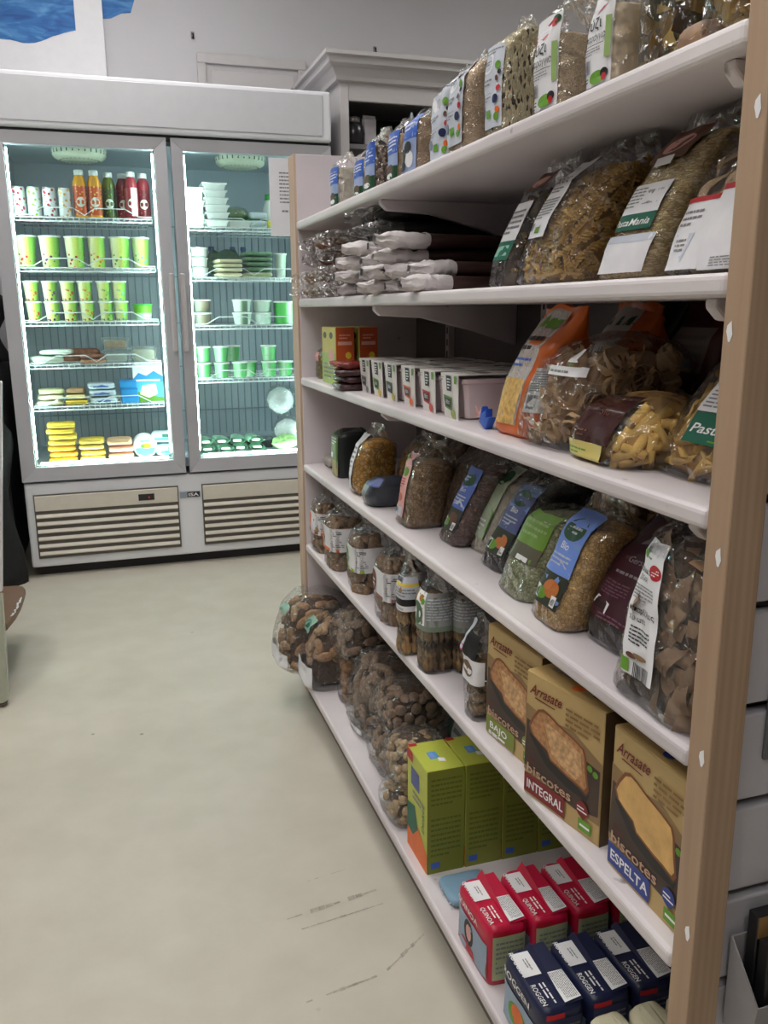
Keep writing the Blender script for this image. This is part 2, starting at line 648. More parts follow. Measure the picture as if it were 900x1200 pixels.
SEED = [0]
def bag(name, label, cat, loc, w, d, h, prof='brick', fill=.75, inside=None, yaw=0, roll=0, lean=0, labels=(), pieces=None, fm=None, inset=None,
        group=None, amp=.0028, n=4.0, rz=None, solid=None):
    """inside: material of the packed filling; solid: material of an opaque printed bag (list of prints in labels)"""
    SEED[0] += 1
    sd = SEED[0]
    t = thing(name, label, cat, loc, (0, 0, AISLE + R(yaw) if rz is None else rz), group)
    P = Pouch(w, d, h, prof, sd, amp, n, fill, roll, lean)
    fb = MB()
    fb.grid(lambda u, v: P.S(-1 + 8 * u, v), 40, 26, closed=True)
    if P.pr[0][2] > .2:
        fb.f.append(list(range(39, -1, -1)))
        fb.m.append(0)
        fb.s.append(False)
    if P.pr[-1][2] > .2:
        fb.f.append(list(range(26 * 40, 27 * 40)))
        fb.m.append(0)
        fb.s.append(False)
    fb.build('printed_bag' if solid else 'film', solid or fm or FILM, t)
    if inside:
        ins = -.0022
        if pieces:
            ins = -2.5 * max([dict(q[3]).get('depth', .008) if len(q) > 3 else .008 for q in (pieces if isinstance(pieces, list) else [pieces])])
        if inset:
            ins = -inset
        ib = MB()
        NV = 14
        def fn(u, v):
            if v < .8:
                return P.S(-1 + 8 * u, .012 + (fill - .012) * v / .8, ins)
            e = (v - .8) / .2
            q = P.S(-1 + 8 * u, fill, ins - .002 * e)
            c = P.sh(Vector((0, 0, fill * h)))
            k = math.cos(e * PI / 2)
            return Vector((c.x + (q.x - c.x) * k, c.y + (q.y - c.y) * k, q.z + .05 * w * math.sin(e * PI / 2)))
        ib.grid(fn, 32, NV, closed=True)
        ib.f.append(list(range(31, -1, -1)))
        ib.m.append(0)
        ib.s.append(False)
        ib.build('filling', inside, t)
    for i, L in enumerate(labels):
        p0, v0, p1, v1, m, items = L[:6]
        sk = L[6] if len(L) > 6 else 0.0
        bo = .0009 + .0012 * i
        def SS(x, y, o, p0=p0, p1=p1, v0=v0, v1=v1, sk=sk, bo=bo):
            return P.S(p0 + (p1 - p0) * x + sk * (y - .5), v0 + (v1 - v0) * y, bo + o)
        lb = MB()
        lb.grid(lambda u, v: SS(u, v, 0), 12, 10)
        lo = lb.build('label', m, t)
        if items:
            W = (p1 - p0) / 2 * w
            prints('lettering', lo, SS, items, W, (v1 - v0) * h, .0003)
    if pieces:
        for q in (pieces if isinstance(pieces, list) else [pieces]):
            kw = dict(q[3]) if len(q) > 3 else {}
            scatter(t, P, q[0], q[1], q[2], seed=sd, **kw)
    return t

# ------------------------------------------------------------------ the room
def floor_mat():
    m, t, N, o = nt('resin_floor')
    tc = N('TexCoord')
    v = tc.outputs['Object']
    n1 = N('TexNoise', Vector=v, Scale=1.6, Detail=4.0)
    n2 = N('TexNoise', Vector=v, Scale=9.0, Detail=6.0)
    c = ramp(N, t, n1.outputs[0], [(0.3, (196, 190, 176)), (0.5, (200, 194, 181)), (0.7, (203, 198, 184))])
    s = ramp(N, t, n2.outputs[0], [(0.35, (246, 245, 243)), (0.65, (255, 255, 255))])
    mx = N('MixRGB', i0=1.0, i1=c, i2=s)
    mx.blend_type = 'MULTIPLY'
    vr = N('TexVoronoi', Vector=v, Scale=7.0)
    dk = N('MapRange', Value=vr.outputs['Distance'], From_Min=0.025, From_Max=0.045, To_Min=0.65, To_Max=0.0)
    n3 = N('TexNoise', Vector=v, Scale=2.3)
    gt = N('MapRange', Value=n3.outputs[0], From_Min=0.52, From_Max=0.6)
    mu = N('Math', i0=dk.outputs[0], i1=gt.outputs[0])
    mu.operation = 'MULTIPLY'
    m2 = N('MixRGB', i0=mu.outputs[0], i1=mx.outputs[0], i2=lin((80, 72, 62)))
    r = N('MapRange', Value=n2.outputs[0], To_Min=0.38, To_Max=0.55)
    p = N('BsdfPrincipled', Base_Color=m2.outputs[0], Roughness=r.outputs[0])
    t.links.new(p.outputs[0], o.inputs[0])
    return m

X0, X1, Y0, Y1, ZC = -2.6, 2.8, -3.0, 3.40, 3.0
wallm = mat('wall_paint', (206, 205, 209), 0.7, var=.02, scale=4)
struct(MB().box(X0, X1, Y0, Y1, -.1, 0).build('floor', floor_mat()))
struct(MB().box(X0, X1, Y0, Y1, ZC, ZC + .1).build('ceiling', mat('ceiling_paint', (225, 223, 220), .8, var=.02, scale=4)))
struct(MB().box(X0 - .1, X1 + .1, Y1, Y1 + .1, -.1, ZC + .1).build('wall_back', wallm))
walld = mat('wall_paint_dimmed', (132, 126, 124), 0.7, var=.02, scale=4)  # walls out of view, darkened to cut the light they bounce back
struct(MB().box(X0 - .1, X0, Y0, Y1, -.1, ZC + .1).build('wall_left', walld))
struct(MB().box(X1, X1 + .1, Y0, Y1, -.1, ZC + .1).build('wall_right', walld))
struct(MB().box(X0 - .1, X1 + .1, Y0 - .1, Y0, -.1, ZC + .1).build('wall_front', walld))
# framed hatch high on the back wall
mf = mat('frame_paint', (200, 197, 198), .5, var=.02)
fb = MB()
for a in ((.03, .56, 2.262, 2.306), (.03, .07, 1.7, 2.262), (.52, .56, 1.7, 2.262)):
    fb.box(a[0], a[1], Y1 - .028, Y1 + .001, a[2], a[3])
tr = struct(fb.build('trim_1', mf, None, .004), 'grey moulded frame on the back wall above the refrigerator')
MB().box(.07, .52, Y1 - .012, Y1 + .001, 1.7, 2.262).build('panel', mat('hatch_paint', (196, 193, 194), .5, var=.02), tr)
MB().box(.095, .50, Y1 - .018, Y1 - .010, 1.7, 2.235).build('raised_field', mf, tr, .003)

# scuffs worn into the floor paint
scm = mat('scuff', (166, 159, 146), .6, var=.25, scale=60)
rs = random.Random(4)
for i, (xa, ya, xb, yb, wd_) in enumerate([(-.26, .235, -.075, .262, .014), (-.24, .200, -.06, .222, .005), (-.27, .03, -.13, .05, .007), (-.13, .05, -.03, .118, .010), (-.20, .33, -.10, .345, .003)]):
    mb = MB()
    nseg = 12
    for k in range(nseg):
        if rs.random() < .18:
            continue
        a, b = k / nseg, (k + .93) / nseg
        w = wd_ * rs.uniform(.25, 1.0) * (.5 + .5 * math.sin(PI * (k + .5) / nseg))
        pa = (xa + (xb - xa) * a, ya + (yb - ya) * a)
        pb = (xa + (xb - xa) * b, ya + (yb - ya) * b)
        mb.add([(pa[0], pa[1] - w / 2, .0006), (pb[0], pb[1] - w / 2, .0006), (pb[0], pb[1] + w / 2, .0006), (pa[0], pa[1] + w / 2, .0006)], [(0, 1, 2, 3)])
    s = mb.build('floor_scuff', scm)
    struct(s, 'dark scuff mark on the floor in front of the shelves')

# ceiling light panels (the shop's own lamps)
lampm = emis('lit_diffuser', (254, 251, 247), CEIL_POWER)
frm = mat('lamp_frame', (235, 235, 235), .4)
for i, (lx, ly) in enumerate([(-.42, .55), (-.40, 2.2), (-1.05, -.55), (-.95, -2.2), (-1.9, -1.3), (-1.9, 1.3), (1.9, 1.8)]):
    t = thing('ceiling_light', 'square lit ceiling panel ' + ['over the middle of the aisle', 'over the aisle just in front of the refrigerator', 'over the near end of the aisle', 'behind the camera over the aisle', 'left of the aisle near the front', 'left of the aisle near the refrigerator', 'beyond the shelves near the back'][i], 'ceiling light', (lx, ly, ZC), group='ceiling panels')
    b = MB()
    for q in ((-.3, .3, -.3, -.27), (-.3, .3, .27, .3), (-.3, -.27, -.27, .27), (.27, .3, -.27, .27)):
        b.box(q[0], q[1], q[2], q[3], -.035, 0)
    b.build('frame', frm, t)
    MB().box(-.27, .27, -.27, .27, -.028, -.018).build('diffuser', lampm, t)

# ------------------------------------------------------------------ shelving unit
PAINT = painted('shelf_paint', (226, 220, 221), (160, 152, 148), .70)
PANEL = painted('panel_paint', (236, 229, 232), (186, 176, 174), .74)
PINE = wood('pine', (180, 154, 128), (164, 136, 112), 3)
PINE2 = wood('pale_pine', (206, 182, 162), (188, 160, 138), 3)
SZ = [1.334, 1.138, .932, .694, .464]
YN, YF, DEP = -.516, 1.164, .335
unit = thing('shelving_unit', 'long white shelving unit with pale pine end posts, stocked with dry food', 'shelving', (.17, .32, 0))
def upart(mb, name, m, bevel=0.0, seg=2):
    mb.v = [(x - .17, y - .32, z) for x, y, z in mb.v]
    return mb.build(name, m, unit, bevel, seg)
for z in SZ:
    upart(MB().box(.0, DEP, YN + .001, YF - .001, z - .021, z), 'shelf', PAINT, .006, 3)
upart(MB().box(-.043, DEP, YN + .001, YF + .03, .098, .12), 'bottom_shelf', PAINT, .005, 2)
upart(MB().box(.0, DEP, YN, YF + .02, .0, .096), 'kick_board', mat('kick_grey', (120, 114, 110), .7))
upart(MB().box(DEP, DEP + .016, YN, YF + .02, 0, 1.345), 'back_panel', painted('back_paint_shaded', (104, 100, 100), (84, 80, 79), .72))  # back colour darkened to deepen the shade inside the shelves
upart(MB().box(.004, DEP + .016, YF, YF + .022, 0, 1.50), 'end_panel', PANEL, .002)
np_ = upart(MB().box(.0, .037, YN - .031, YN - .001, 0, 1.62), 'end_post', PINE, .0015)
upart(MB().box(-.002, .035, YF + .001, YF + .066, 0, 1.50), 'end_post', PINE2, .0015)
for y in (.90, .40, -.10):
    b = MB().box(DEP - .014, DEP, y - .012, y + .012, .12, 1.33)
    up = upart(b, 'slotted_upright', PAINT)
    sb = MB()
    for k in range(40):
        z = .15 + k * .029
        sb.box(DEP - .0146 - .17, DEP - .0138 - .17, y - .003 - .32, y + .003 - .32, z, z + .016)
    s = sb.build('slots', INK, up)
    s['kind'] = 'stuff'
for z in SZ:
    for y in ((.50, -.475) if z != SZ[1] else (.55, -.475)):
        b = MB()
        prof = [(.018, z - .021), (.018, z - .030), (.03, z - .041), (.12, z - .046), (.24, z - .075), (DEP, z - .105), (DEP, z - .021)]
        n = len(prof)
        vs = [(x, y - .008, q) for x, q in prof] + [(x, y + .008, q) for x, q in prof]
        b.add(vs, [tuple(range(n)), tuple(range(2 * n - 1, n - 1, -1))] + [(i, i + n, (i + 1) % n + n, (i + 1) % n) for i in range(n)])
        upart(b, 'bracket', PAINT, .003)
# white filler spots on the near post
for z, yy in ((1.263, -.537), (1.089, -.526), (.893, -.536), (.697, -.537), (.507, -.538)):
    b = MB()
    b.add([(-.0006, yy, z)] + [(-.0006, yy + .0038 * math.cos(a * .7) * (1 + .3 * math.sin(a * 3)), z + .0085 * math.sin(a * .7) * (1 + .25 * math.cos(a * 2))) for a in range(9)],
          [(0, 1 + (i + 1) % 9, 1 + i) for i in range(9)])
    upart(b, 'filler_spot', WHT)

# end panel of grooved boards behind the near post
slat = thing('slatwall_panel', 'grey white grooved display panel on the near end of the shelving', 'display panel', (.40, -.53, 0))
gm = mat('slatwall_white', (190, 188, 194), .5, var=.03)
for k in range(14):
    z0 = .036 + (k - 0) * .1012 - .0
    MB().box(-.362, .42, -.008, .008, z0, z0 + .0905).build('slat_board', gm, slat, .0025)
MB().box(-.362, .42, .009, .0125, 0, 1.44).build('backing', mat('groove_dark', (50, 48, 50), .7), slat)

# ------------------------------------------------------------------ refrigerator
ALU = mat('fridge_aluminium', (184, 184, 190), .42, .15, var=.03, scale=8)
FWH = mat('fridge_white', (228, 229, 235), .4, var=.02, scale=6)
FCR = mat('fridge_cream', (214, 208, 196), .45, var=.03)
FIN = mat('fridge_liner', (172, 182, 192), .45, var=.04, scale=5)
FDK = mat('fridge_dark', (36, 36, 38), .6)
WIRE = mat('white_wire', (216, 222, 224), .4)
LED = emis('led_strip', (226, 255, 248), LED_POWER)
GLASS = film('door_glass', tint=(246, 250, 249), haze=0.004, rough=.02, lo=.02, hi=.35, crinkle=0.0)
FX0, FX1, FY = -.862, .489, 2.646
fr = thing('display_refrigerator', 'tall white two door glass refrigerator lit inside, along the back wall', 'refrigerator', (-.186, 3.0, 0))
OX, OY = -.186, 3.0
def fpart(mb, name, m, bevel=0.0, seg=2, parent=None):
    mb.v = [(x - OX, y - OY, z) for x, y, z in mb.v]
    return mb.build(name, m, parent or fr, bevel, seg)
sh = MB()
sh.box(FX0, FX0 + .035, FY + .045, 3.36, .045, 1.80)
sh.box(FX1 - .035, FX1, FY + .045, 3.36, .045, 1.80)
sh.box(FX0, FX1, 3.32, 3.36, .045, 1.80)
fpart(sh, 'cabinet_side', FWH, .003)
li = MB()
li.box(FX0 + .036, FX0 + .040, FY + .05, 3.32, .47, 1.765)
li.box(FX1 - .040, FX1 - .036, FY + .05, 3.32, .47, 1.765)
li.box(FX0 + .036, FX1 - .036, 3.28, 3.30, .47, 1.765)
li.box(FX0 + .036, FX1 - .036, FY + .05, 3.3, 1.765, 1.79)
li.box(FX0 + .036, FX1 - .036, FY + .05, 3.3, .44, .478)
fpart(li, 'liner', FIN)
rb = MB()
for k in range(38):
    x = FX0 + .06 + k * .0335
    rb.box(x, x + .004, 3.272, 3.28, .5, 1.50)
for z in (.62, .84, 1.05, 1.27, 1.5):
    rb.box(FX0 + .05, FX1 - .05, 3.270, 3.276, z, z + .005)
rb = fpart(rb, 'back_grid', mat('grid_grey', (130, 140, 150), .5))
rb['kind'] = 'stuff'
fpart(MB().box(FX0 - .01, FX1, FY - .012, 3.36, 1.80, 2.0), 'header', FWH, .012, 3)
fpart(MB().box(FX0 + .03, FX1 - .038, FY - .0165, FY - .008, 1.822, 1.984), 'header_panel', mat('header_grey', (204, 205, 211), .35, var=.02), .003)
fpart(MB().box(FX0 + .01, FX1 - .01, FY + .01, FY + .05, 1.782, 1.80), 'header_gap_shade', FDK)  # dark strip painted in place of the shade under the header
# base with two louvred vents
fpart(MB().box(FX0, FX1, FY + .012, 3.36, .045, .409), 'base_box', FWH, .010, 3)
fpart(MB().box(FX0 + .02, FX1 - .02, FY + .06, 3.3, .0, .046), 'shadow_gap_block', FDK)  # dark block standing in for the shadow gap under the base
for x0, x1 in ((-.830, -.236), (-.134, .458)):
    fpart(MB().box(x0, x1, FY + .004, FY + .0125, .085, .362), 'vent_recess', mat('vent_shadow', (92, 88, 80), .6))
    p = fpart(MB().box(x0 + .004, x1 - .004, FY - .001, FY + .006, .292, .357), 'vent_panel', FCR, .003)
    for k in range(6):
        z = .262 - k * .0325
        sl = MB()
        sl.add([(x0 + .006, FY + .006, z + .018), (x1 - .006, FY + .006, z + .018), (x1 - .006, FY - .004, z + .004), (x0 + .006, FY - .004, z + .004),
                (x0 + .006, FY + .006, z + .010), (x1 - .006, FY + .006, z + .010), (x1 - .006, FY - .002, z - .001), (x0 + .006, FY - .002, z - .001)],
               [(0, 3, 2, 1), (3, 7, 6, 2), (4, 5, 6, 7), (0, 1, 5, 4), (0, 4, 7, 3), (1, 2, 6, 5)])
        fpart(sl, 'vent_slat', FCR)
    if x0 < -.5:
        d = fpart(MB().box(-.406, -.339, FY - .003, FY + .001, .309, .337), 'display', FDK)
        prints('digits', d, lambda x, y, o: (-.406 + .067 * x - OX, FY - .003 - o - OY, .309 + .028 * y), [('t', '1', .66, .3, .45, emis('led_red', (255, 50, 40), 2.0))], .067, .028)
bd = fpart(MB().box(-.229, -.141, FY + .008, FY + .0125, .306, .333), 'badge', mat('badge_silver', (150, 160, 176), .3, .3))
prints('badge_lettering', bd, lambda x, y, o: (-.229 + .088 * x - OX, FY + .008 - o - OY, .306 + .027 * y),
       [('r', .36, .08, .97, .92, FDK), ('t', 'ISA', .42, .22, .72, WHT, {'bold': .02, 'fit': .5})], .088, .027)
# doors
HAND = mat('handle_grey', (190, 184, 186), .35)
for dx0, dx1, gx0, gx1, hx in ((-.865, -.197, -.808, -.247, -.2105), (-.180, .487, -.132, .435, -.165)):
    fm_ = MB()
    zt, zb, gt, gb = 1.789, .419, 1.742, .478
    y0, y1 = FY, FY + .042
    o_ = [(dx0, zb), (dx1, zb), (dx1, zt), (dx0, zt)]
    i_ = [(gx0, gb), (gx1, gb), (gx1, gt), (gx0, gt)]
    for k in range(4):
        k2 = (k + 1) % 4
        a, b, c, d = o_[k], o_[k2], i_[k2], i_[k]
        vs = [(a[0], y0, a[1]), (b[0], y0, b[1]), (c[0], y0 + .006, c[1]), (d[0], y0 + .006, d[1]), (a[0], y1, a[1]), (b[0], y1, b[1]), (c[0], y1, c[1]), (d[0], y1, d[1])]
        q = MB().add(vs, [(0, 1, 2, 3), (7, 6, 5, 4), (0, 4, 5, 1), (3, 2, 6, 7), (1, 5, 6, 2), (0, 3, 7, 4)])
        fpart(q, 'door_rail', ALU, .0015)
    g = fpart(MB().box(gx0 - .002, gx1 + .002, FY + .012, FY + .017, gb - .002, gt + .002), 'door_glass', GLASS)
    fpart(MB().box(hx - .0115, hx + .0115, FY - .020, FY - .001, .942, 1.264), 'door_handle', HAND, .009, 3)
    for x in (gx0 + .004, gx1 - .009):
        fpart(MB().box(x, x + .005, FY + .046, FY + .056, gb + .03, gt - .01), 'light_strip', LED)
    fpart(MB().box(gx0 + .02, gx1 - .02, FY + .046, FY + .056, gb + .004, gb + .012), 'light_strip', LED)  # added glowing strip, stands in for the bright refrigerator floor
    gl_ = mat('gasket', (140, 150, 152), .6)
    gk = MB()
    for q in ((gx0 - .001, gx0 + .003, gb, gt), (gx1 - .003, gx1 + .001, gb, gt), (gx0, gx1, gb - .001, gb + .003)):
        gk.box(q[0], q[1], FY + .03, FY + .06, q[2], q[3])
    fpart(gk, 'gasket', gl_)
# fan covers under the cabinet top
for fx in (-.534, .135):
    b = MB()
    b.lathe([(.085, 1.722), (.104, 1.735), (.110, 1.752), (.110, 1.765)], 0, 24, Matrix.Translation((fx, 2.88, 0)))
    fc = fpart(b, 'fan_cover', mat('fan_cream', (206, 212, 190), .5))
    b = MB()
    for k in range(28):
        a = 2 * PI * k / 28
        b.box(-.002, .002, .074, .083, 1.7212, 1.723, 0, Matrix.Translation((fx, 2.88, 0)) @ Matrix.Rotation(a, 4, 'Z'))
        b.box(-.0025, .0025, -.1095, -.1065, 1.745, 1.760, 0, Matrix.Translation((fx, 2.88, 0)) @ Matrix.Rotation(a, 4, 'Z'))
    s = fpart(b, 'fan_slots', mat('slot_green', (90, 100, 80), .6))
    s['kind'] = 'stuff'
# wire shelves with a waved guard rail at the front
FSL = [1.488, 1.290, 1.072, .896, .720]
FSR = [1.462, 1.254, 1.049, .816]
def wire_shelf(x0, x1, z):
    b = MB()
    for y in (2.76, 2.90, 3.05, 3.22):
        b.tube([(x0, y, z - .004), (x1, y, z - .004)], .003, 0, 5)
    b.tube([(x0, 2.758, z - .018), (x1, 2.758, z - .018)], .0035, 0, 5)
    for k in range(25):
        x = x0 + (x1 - x0) * k / 24
        b.tube([(x, 2.755, z - .018), (x, 2.757, z - .002), (x, 3.23, z - .002)], .0016, 0, 4)
    s = fpart(b, 'wire_shelf', WIRE)
    g = MB()
    pts = []
    w = x1 - x0
    for fx, dz in ((0, .004), (.1, .004), (.2, .034), (.42, .034), (.5, .006), (.58, .034), (.8, .034), (.9, .004), (1, .004)):
        pts.append((x0 + w * fx, 2.752, z + dz))
    g.tube(pts, .0022, 0, 5)
    fpart(g, 'guard_rail', WIRE, parent=s)
for z in FSL:
    wire_shelf(-.800, -.265, z)
for z in FSR:
    wire_shelf(-.118, .43, z)

# ------------------------------------------------------------------ things in the refrigerator
PLW = mat('white_plastic', (232, 236, 234), .35)
PLG = mat('lid_green', (70, 170, 80), .4)
CAN = mat('can_metal', (190, 196, 198), .3, .6)
ORDN = ['leftmost', 'second from the left', 'third from the left', 'fourth from the left', 'fifth from the left', 'rightmost']

def can(label, loc, bm):
    t = thing('drink_can', label, 'can', loc, group='white drink cans on the top left shelf')
    MB().lathe([(.021, 0), (.026, .006), (.0265, .01), (.0265, .100), (.023, .112)], 0, 16).build('can_body', bm, t)
    MB().lathe([(.0235, .112), (.0238, .115), (.021, .1145), (.020, .112)], 0, 16).build('can_end', CAN, t)
for x, dots, lab in ((-.780, (190, 40, 70), 'white drink can with a dark red fruit print'), (-.722, (150, 200, 60), 'white drink can with a lime green print'),
                     (-.664, (200, 50, 80), 'white drink can with small red dots, third in its row'), (-.604, (230, 180, 90), 'white drink can with pale orange print by the bottles')):
    bm = bands('can_print_%d' % dots[0] if dots[0] != 200 else 'can_print_dots', [(0, (214, 220, 222)), (.5, (240, 242, 242)), (1, (205, 212, 214))], 0, .05, .35, dots=(60.0, .30, dots, .2))  # white darkened towards both sides, round shading put into the colour
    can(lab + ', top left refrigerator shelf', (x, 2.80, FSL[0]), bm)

def bottle(label, loc, juice, labm):
    t = thing('juice_bottle', label, 'bottle', loc, group='juice bottles on the top left shelf')
    MB().lathe([(.022, 0), (.0265, .005), (.0275, .126), (.0262, .140), (.0200, .156), (.0165, .164), (.0165, .168)], 0, 18).build('bottle_body', juice, t)
    MB().lathe([(.0178, .166), (.0184, .168), (.0184, .184), (.0168, .186)], 0, 16).build('cap', PLW, t)
    b = MB()
    b.lathe([(.0279, .010), (.0280, .012), (.0280, .120), (.0279, .122)], 0, 18)
    b.f = b.f[:-2]; b.m = b.m[:-2]; b.s = b.s[:-2]
    b.build('label_band', labm, t)
    MB().add([(0, -.0284, .060)] + [(.017 * math.cos(a * PI / 7), -math.sqrt(.0284 ** 2 - (.017 * math.cos(a * PI / 7)) ** 2), .060 + .020 * math.sin(a * PI / 7)) for a in range(14)],
             [(0, 1 + i, 1 + (i + 1) % 14) for i in range(14)]).build('round_badge', mat('badge_pale', (226, 236, 224), .4), t)
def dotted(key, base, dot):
    return bands(key, [(0, tuple(int(c * .8) for c in base)), (.5, base), (1, tuple(int(c * .75) for c in base))], 0, .055, .35, dots=(75.0, .22, dot, .2))  # base darkened at both sides, shading of the round bottle in the colour
OJ = mat('juice_orange', (226, 160, 40), .25)
GJ = mat('juice_green', (96, 110, 40), .25)
RJ = mat('juice_red', (150, 44, 56), .25)
for x, y, j, b_, lab in ((-.543, 2.80, OJ, dotted('lab_orange', (214, 90, 50), (250, 200, 90)), 'orange juice bottle next to the cans'),
                         (-.486, 2.80, OJ, dotted('lab_orange2', (220, 96, 44), (250, 214, 120)), 'orange juice bottle beside the green one'),
                         (-.429, 2.84, GJ, dotted('lab_green', (70, 96, 50), (120, 150, 60)), 'dark green juice bottle between orange and red ones'),
                         (-.372, 2.86, RJ, dotted('lab_red2', (140, 40, 50), (220, 110, 110)), 'red juice bottle half hidden behind its white striped neighbour'),
                         (-.340, 2.80, RJ, bands('lab_white_red', [(0, (150, 40, 50)), (.4, (160, 50, 60)), (.45, (246, 244, 244)), (.85, (246, 244, 244)), (.9, (150, 40, 50))], 0, .054, .35, 'CONSTANT'), 'red juice bottle with a bright white label panel'),
                         (-.290, 2.83, RJ, dotted('lab_red3', (120, 34, 44), (170, 70, 80)), 'dark red juice bottle at the right end by the door frame')):
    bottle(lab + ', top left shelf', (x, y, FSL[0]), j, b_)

def cup(label, loc, h, rt, rb, m, lid, group, name='yogurt_cup'):
    t = thing(name, label, 'cup', loc, group=group)
    MB().lathe([(rb * .9, 0), (rb, .003), (rt * .97, h - .004), (rt, h - .003), (rt, h)], 0, 20).build('cup_body', m, t)
    MB().lathe([(rt + .001, h - .004), (rt + .002, h - .003), (rt + .002, h + .002), (rt - .004, h + .003)], 0, 20).build('lid', lid, t)
    return t
def cupm(key, fruit, zf, w):
    return bands(key, [(0, (240, 238, 214)), (.35, (238, 240, 170)), (.55, (222, 232, 110)), (.72, (150, 206, 80)), (1, (84, 176, 70))], 0, w, .35, dots=(60.0, .30, fruit, zf))
FR = [(200, 60, 40), (120, 60, 130), (196, 50, 40), (220, 120, 40), (90, 170, 90), (120, 190, 180)]
FN = ['red fruit', 'purple berry', 'red cherry', 'orange fruit', 'pale green', 'pale blue']
for i, x in enumerate((-.772, -.679, -.581, -.496, -.403, -.317)):
    cup('large green yellow cup with %s print, %s, second shelf' % (FN[i], ORDN[i]), (x, 2.805, FSL[1]), .122, .042 if i not in (3, 5) else .036, .033 if i not in (3, 5) else .030,
        cupm('cup_big_%d' % i, FR[i], .05, .08), PLW, 'large green and yellow cups on the second shelf')
for i, x in enumerate((-.763, -.691, -.620, -.552, -.476, -.415)):
    m = cupm('cup_small_%d' % i, FR[i], .04, .06)
    cup('small cup with %s print, lower of the %s pair, third shelf' % (FN[i], ORDN[i]), (x, 2.80, FSL[2]), .078, .031, .024, m, PLW, 'small stacked cups on the third shelf')
    cup('small cup with %s print, upper of the %s pair, third shelf' % (FN[i], ORDN[i]), (x - .004, 2.80, FSL[2] + .083), .078, .031, .024, m, PLW, 'small stacked cups on the third shelf')
cup('single green tub with a white lower band at the right of the third shelf', (-.326, 2.80, FSL[2]), .066, .041, .034, bands('cup_single', [(0, (210, 240, 220)), (.4, (200, 236, 210)), (.5, (130, 200, 60)), (1, (110, 190, 50))], 2, .066, .35), PLG, None)

def flatpack(label, loc, w, d, h, m, rz=0.0, group=None, name='vacuum_pack', fm=None, cat='pack', bump_=.0015):
    """a soft slab sealed in a clear sleeve"""
    t = thing(name, label, cat, loc, (0, 0, rz), group)
    sd = loc[0] * 9 + loc[2] * 31
    pw = lambda c, e: math.copysign(abs(c) ** e, c)
    def fn(sx, sy, s0, k):
        def g(u, v):
            a, b = u * 2 * PI, (v - .5) * PI
            q = Vector((pw(math.cos(b), .30) * pw(math.cos(a), .32), pw(math.cos(b), .30) * pw(math.sin(a), .32), pw(math.sin(b), .55)))
            return Vector((q.x * sx, q.y * sy, h / 2 + q.z * h / 2 * s0 + bump_ * noise.noise(q * 2 + Vector((sd, k, 0)))))
        return g
    MB().grid(fn(w / 2, d / 2, .86, 0), 24, 8, closed=True).build('slab', m, t)
    e = MB()
    e.grid(lambda u, v: Vector(((u - .5) * w * 1.16, (v - .5) * d * 1.1, h * .5 + .002 * math.sin(u * 14 + sd))), 10, 4)
    e.build('sealed_edge', fm or FILM2, t)
    return t
PALE = mat('pale_cheese', (230, 226, 190), .5)
HAM = mat('ham_brown', (150, 96, 72), .5, var=.3, scale=60)
YCH = mat('yellow_cheese', (240, 206, 70), .45)
OCH = mat('deep_yellow_cheese', (238, 178, 40), .45)
TAN = mat('tan_cheese', (214, 170, 130), .5)
# shelf 4: soft packs and trays
flatpack('pale green white soft cheese bag lying flat at left, fourth shelf', (-.735, 2.82, FSL[3]), .13, .12, .035, mat('soft_cheese', (196, 206, 190), .5), .2)
flatpack('white soft cheese bag lying on the left pale bag, fourth shelf', (-.690, 2.81, FSL[3] + .036), .12, .11, .024, mat('soft_cheese_white', (216, 226, 214), .5), -.3)
flatpack('dark brown cured meat pack behind the white cheese bag', (-.60, 2.90, FSL[3]), .17, .10, .062, HAM, .1)
flatpack('sliced brown meat pack with layered edges, fourth shelf', (-.545, 2.80, FSL[3]), .105, .10, .018, mat('meat_slices', (168, 116, 84), .5, var=.3, scale=80), 0, 'sliced meat packs')
flatpack('sliced brown meat pack lying on another meat pack', (-.548, 2.80, FSL[3] + .019), .10, .09, .018, mat('meat_slices2', (140, 92, 70), .5, var=.3, scale=80), .15, 'sliced meat packs')
CLEARP = film('clear_plastic', tint=(240, 246, 244), haze=.16, rough=.1, lo=.06, hi=.5, crinkle=.1)
def tray(label, loc, w, d, h, food, group=None, lidm=None, body=None, name='food_tray'):
    t = thing(name, label, 'food tray', loc, group=group)
    b = MB()
    ib, it = .80, 1.0
    def ring(k, z):
        return [(-w / 2 * k, -d / 2 * k, z), (w / 2 * k, -d / 2 * k, z), (w / 2 * k, d / 2 * k, z), (-w / 2 * k, d / 2 * k, z)]
    b.add(ring(.80, 0) + ring(.95, h) + ring(1.04, h) + ring(1.04, h + .003),
          [(3, 2, 1, 0)] + [(4 * j + i, 4 * j + (i + 1) % 4, 4 * j + 4 + (i + 1) % 4, 4 * j + 4 + i) for j in range(3) for i in range(4)])
    b.build('tray_body', body or CLEARP, t)
    if food:
        MB().box(-w * .38, w * .38, -d * .38, d * .38, .004, h * .82).build('food', food, t, .008)
    MB().box(-w * .52, w * .52, -d * .52, d * .52, h + .0032, h + .005).build('lid', lidm or CLEARP, t)
    return t
PAST = mat('pastry', (190, 150, 110), .6, var=.25, scale=50)
tray('clear tray of brown pastries, top of the pair, fourth shelf', (-.450, 2.81, FSL[3] + .054), .115, .11, .046, PAST, 'clear trays')
tray('clear empty looking tray under the tray of pastries', (-.450, 2.81, FSL[3]), .115, .11, .046, mat('tray_food_pale', (196, 206, 200), .6), 'clear trays')
tray('wide clear tray at the right end of the fourth shelf', (-.335, 2.81, FSL[3]), .115, .11, .062, mat('tray_food_tan', (178, 176, 150), .6), 'clear trays')
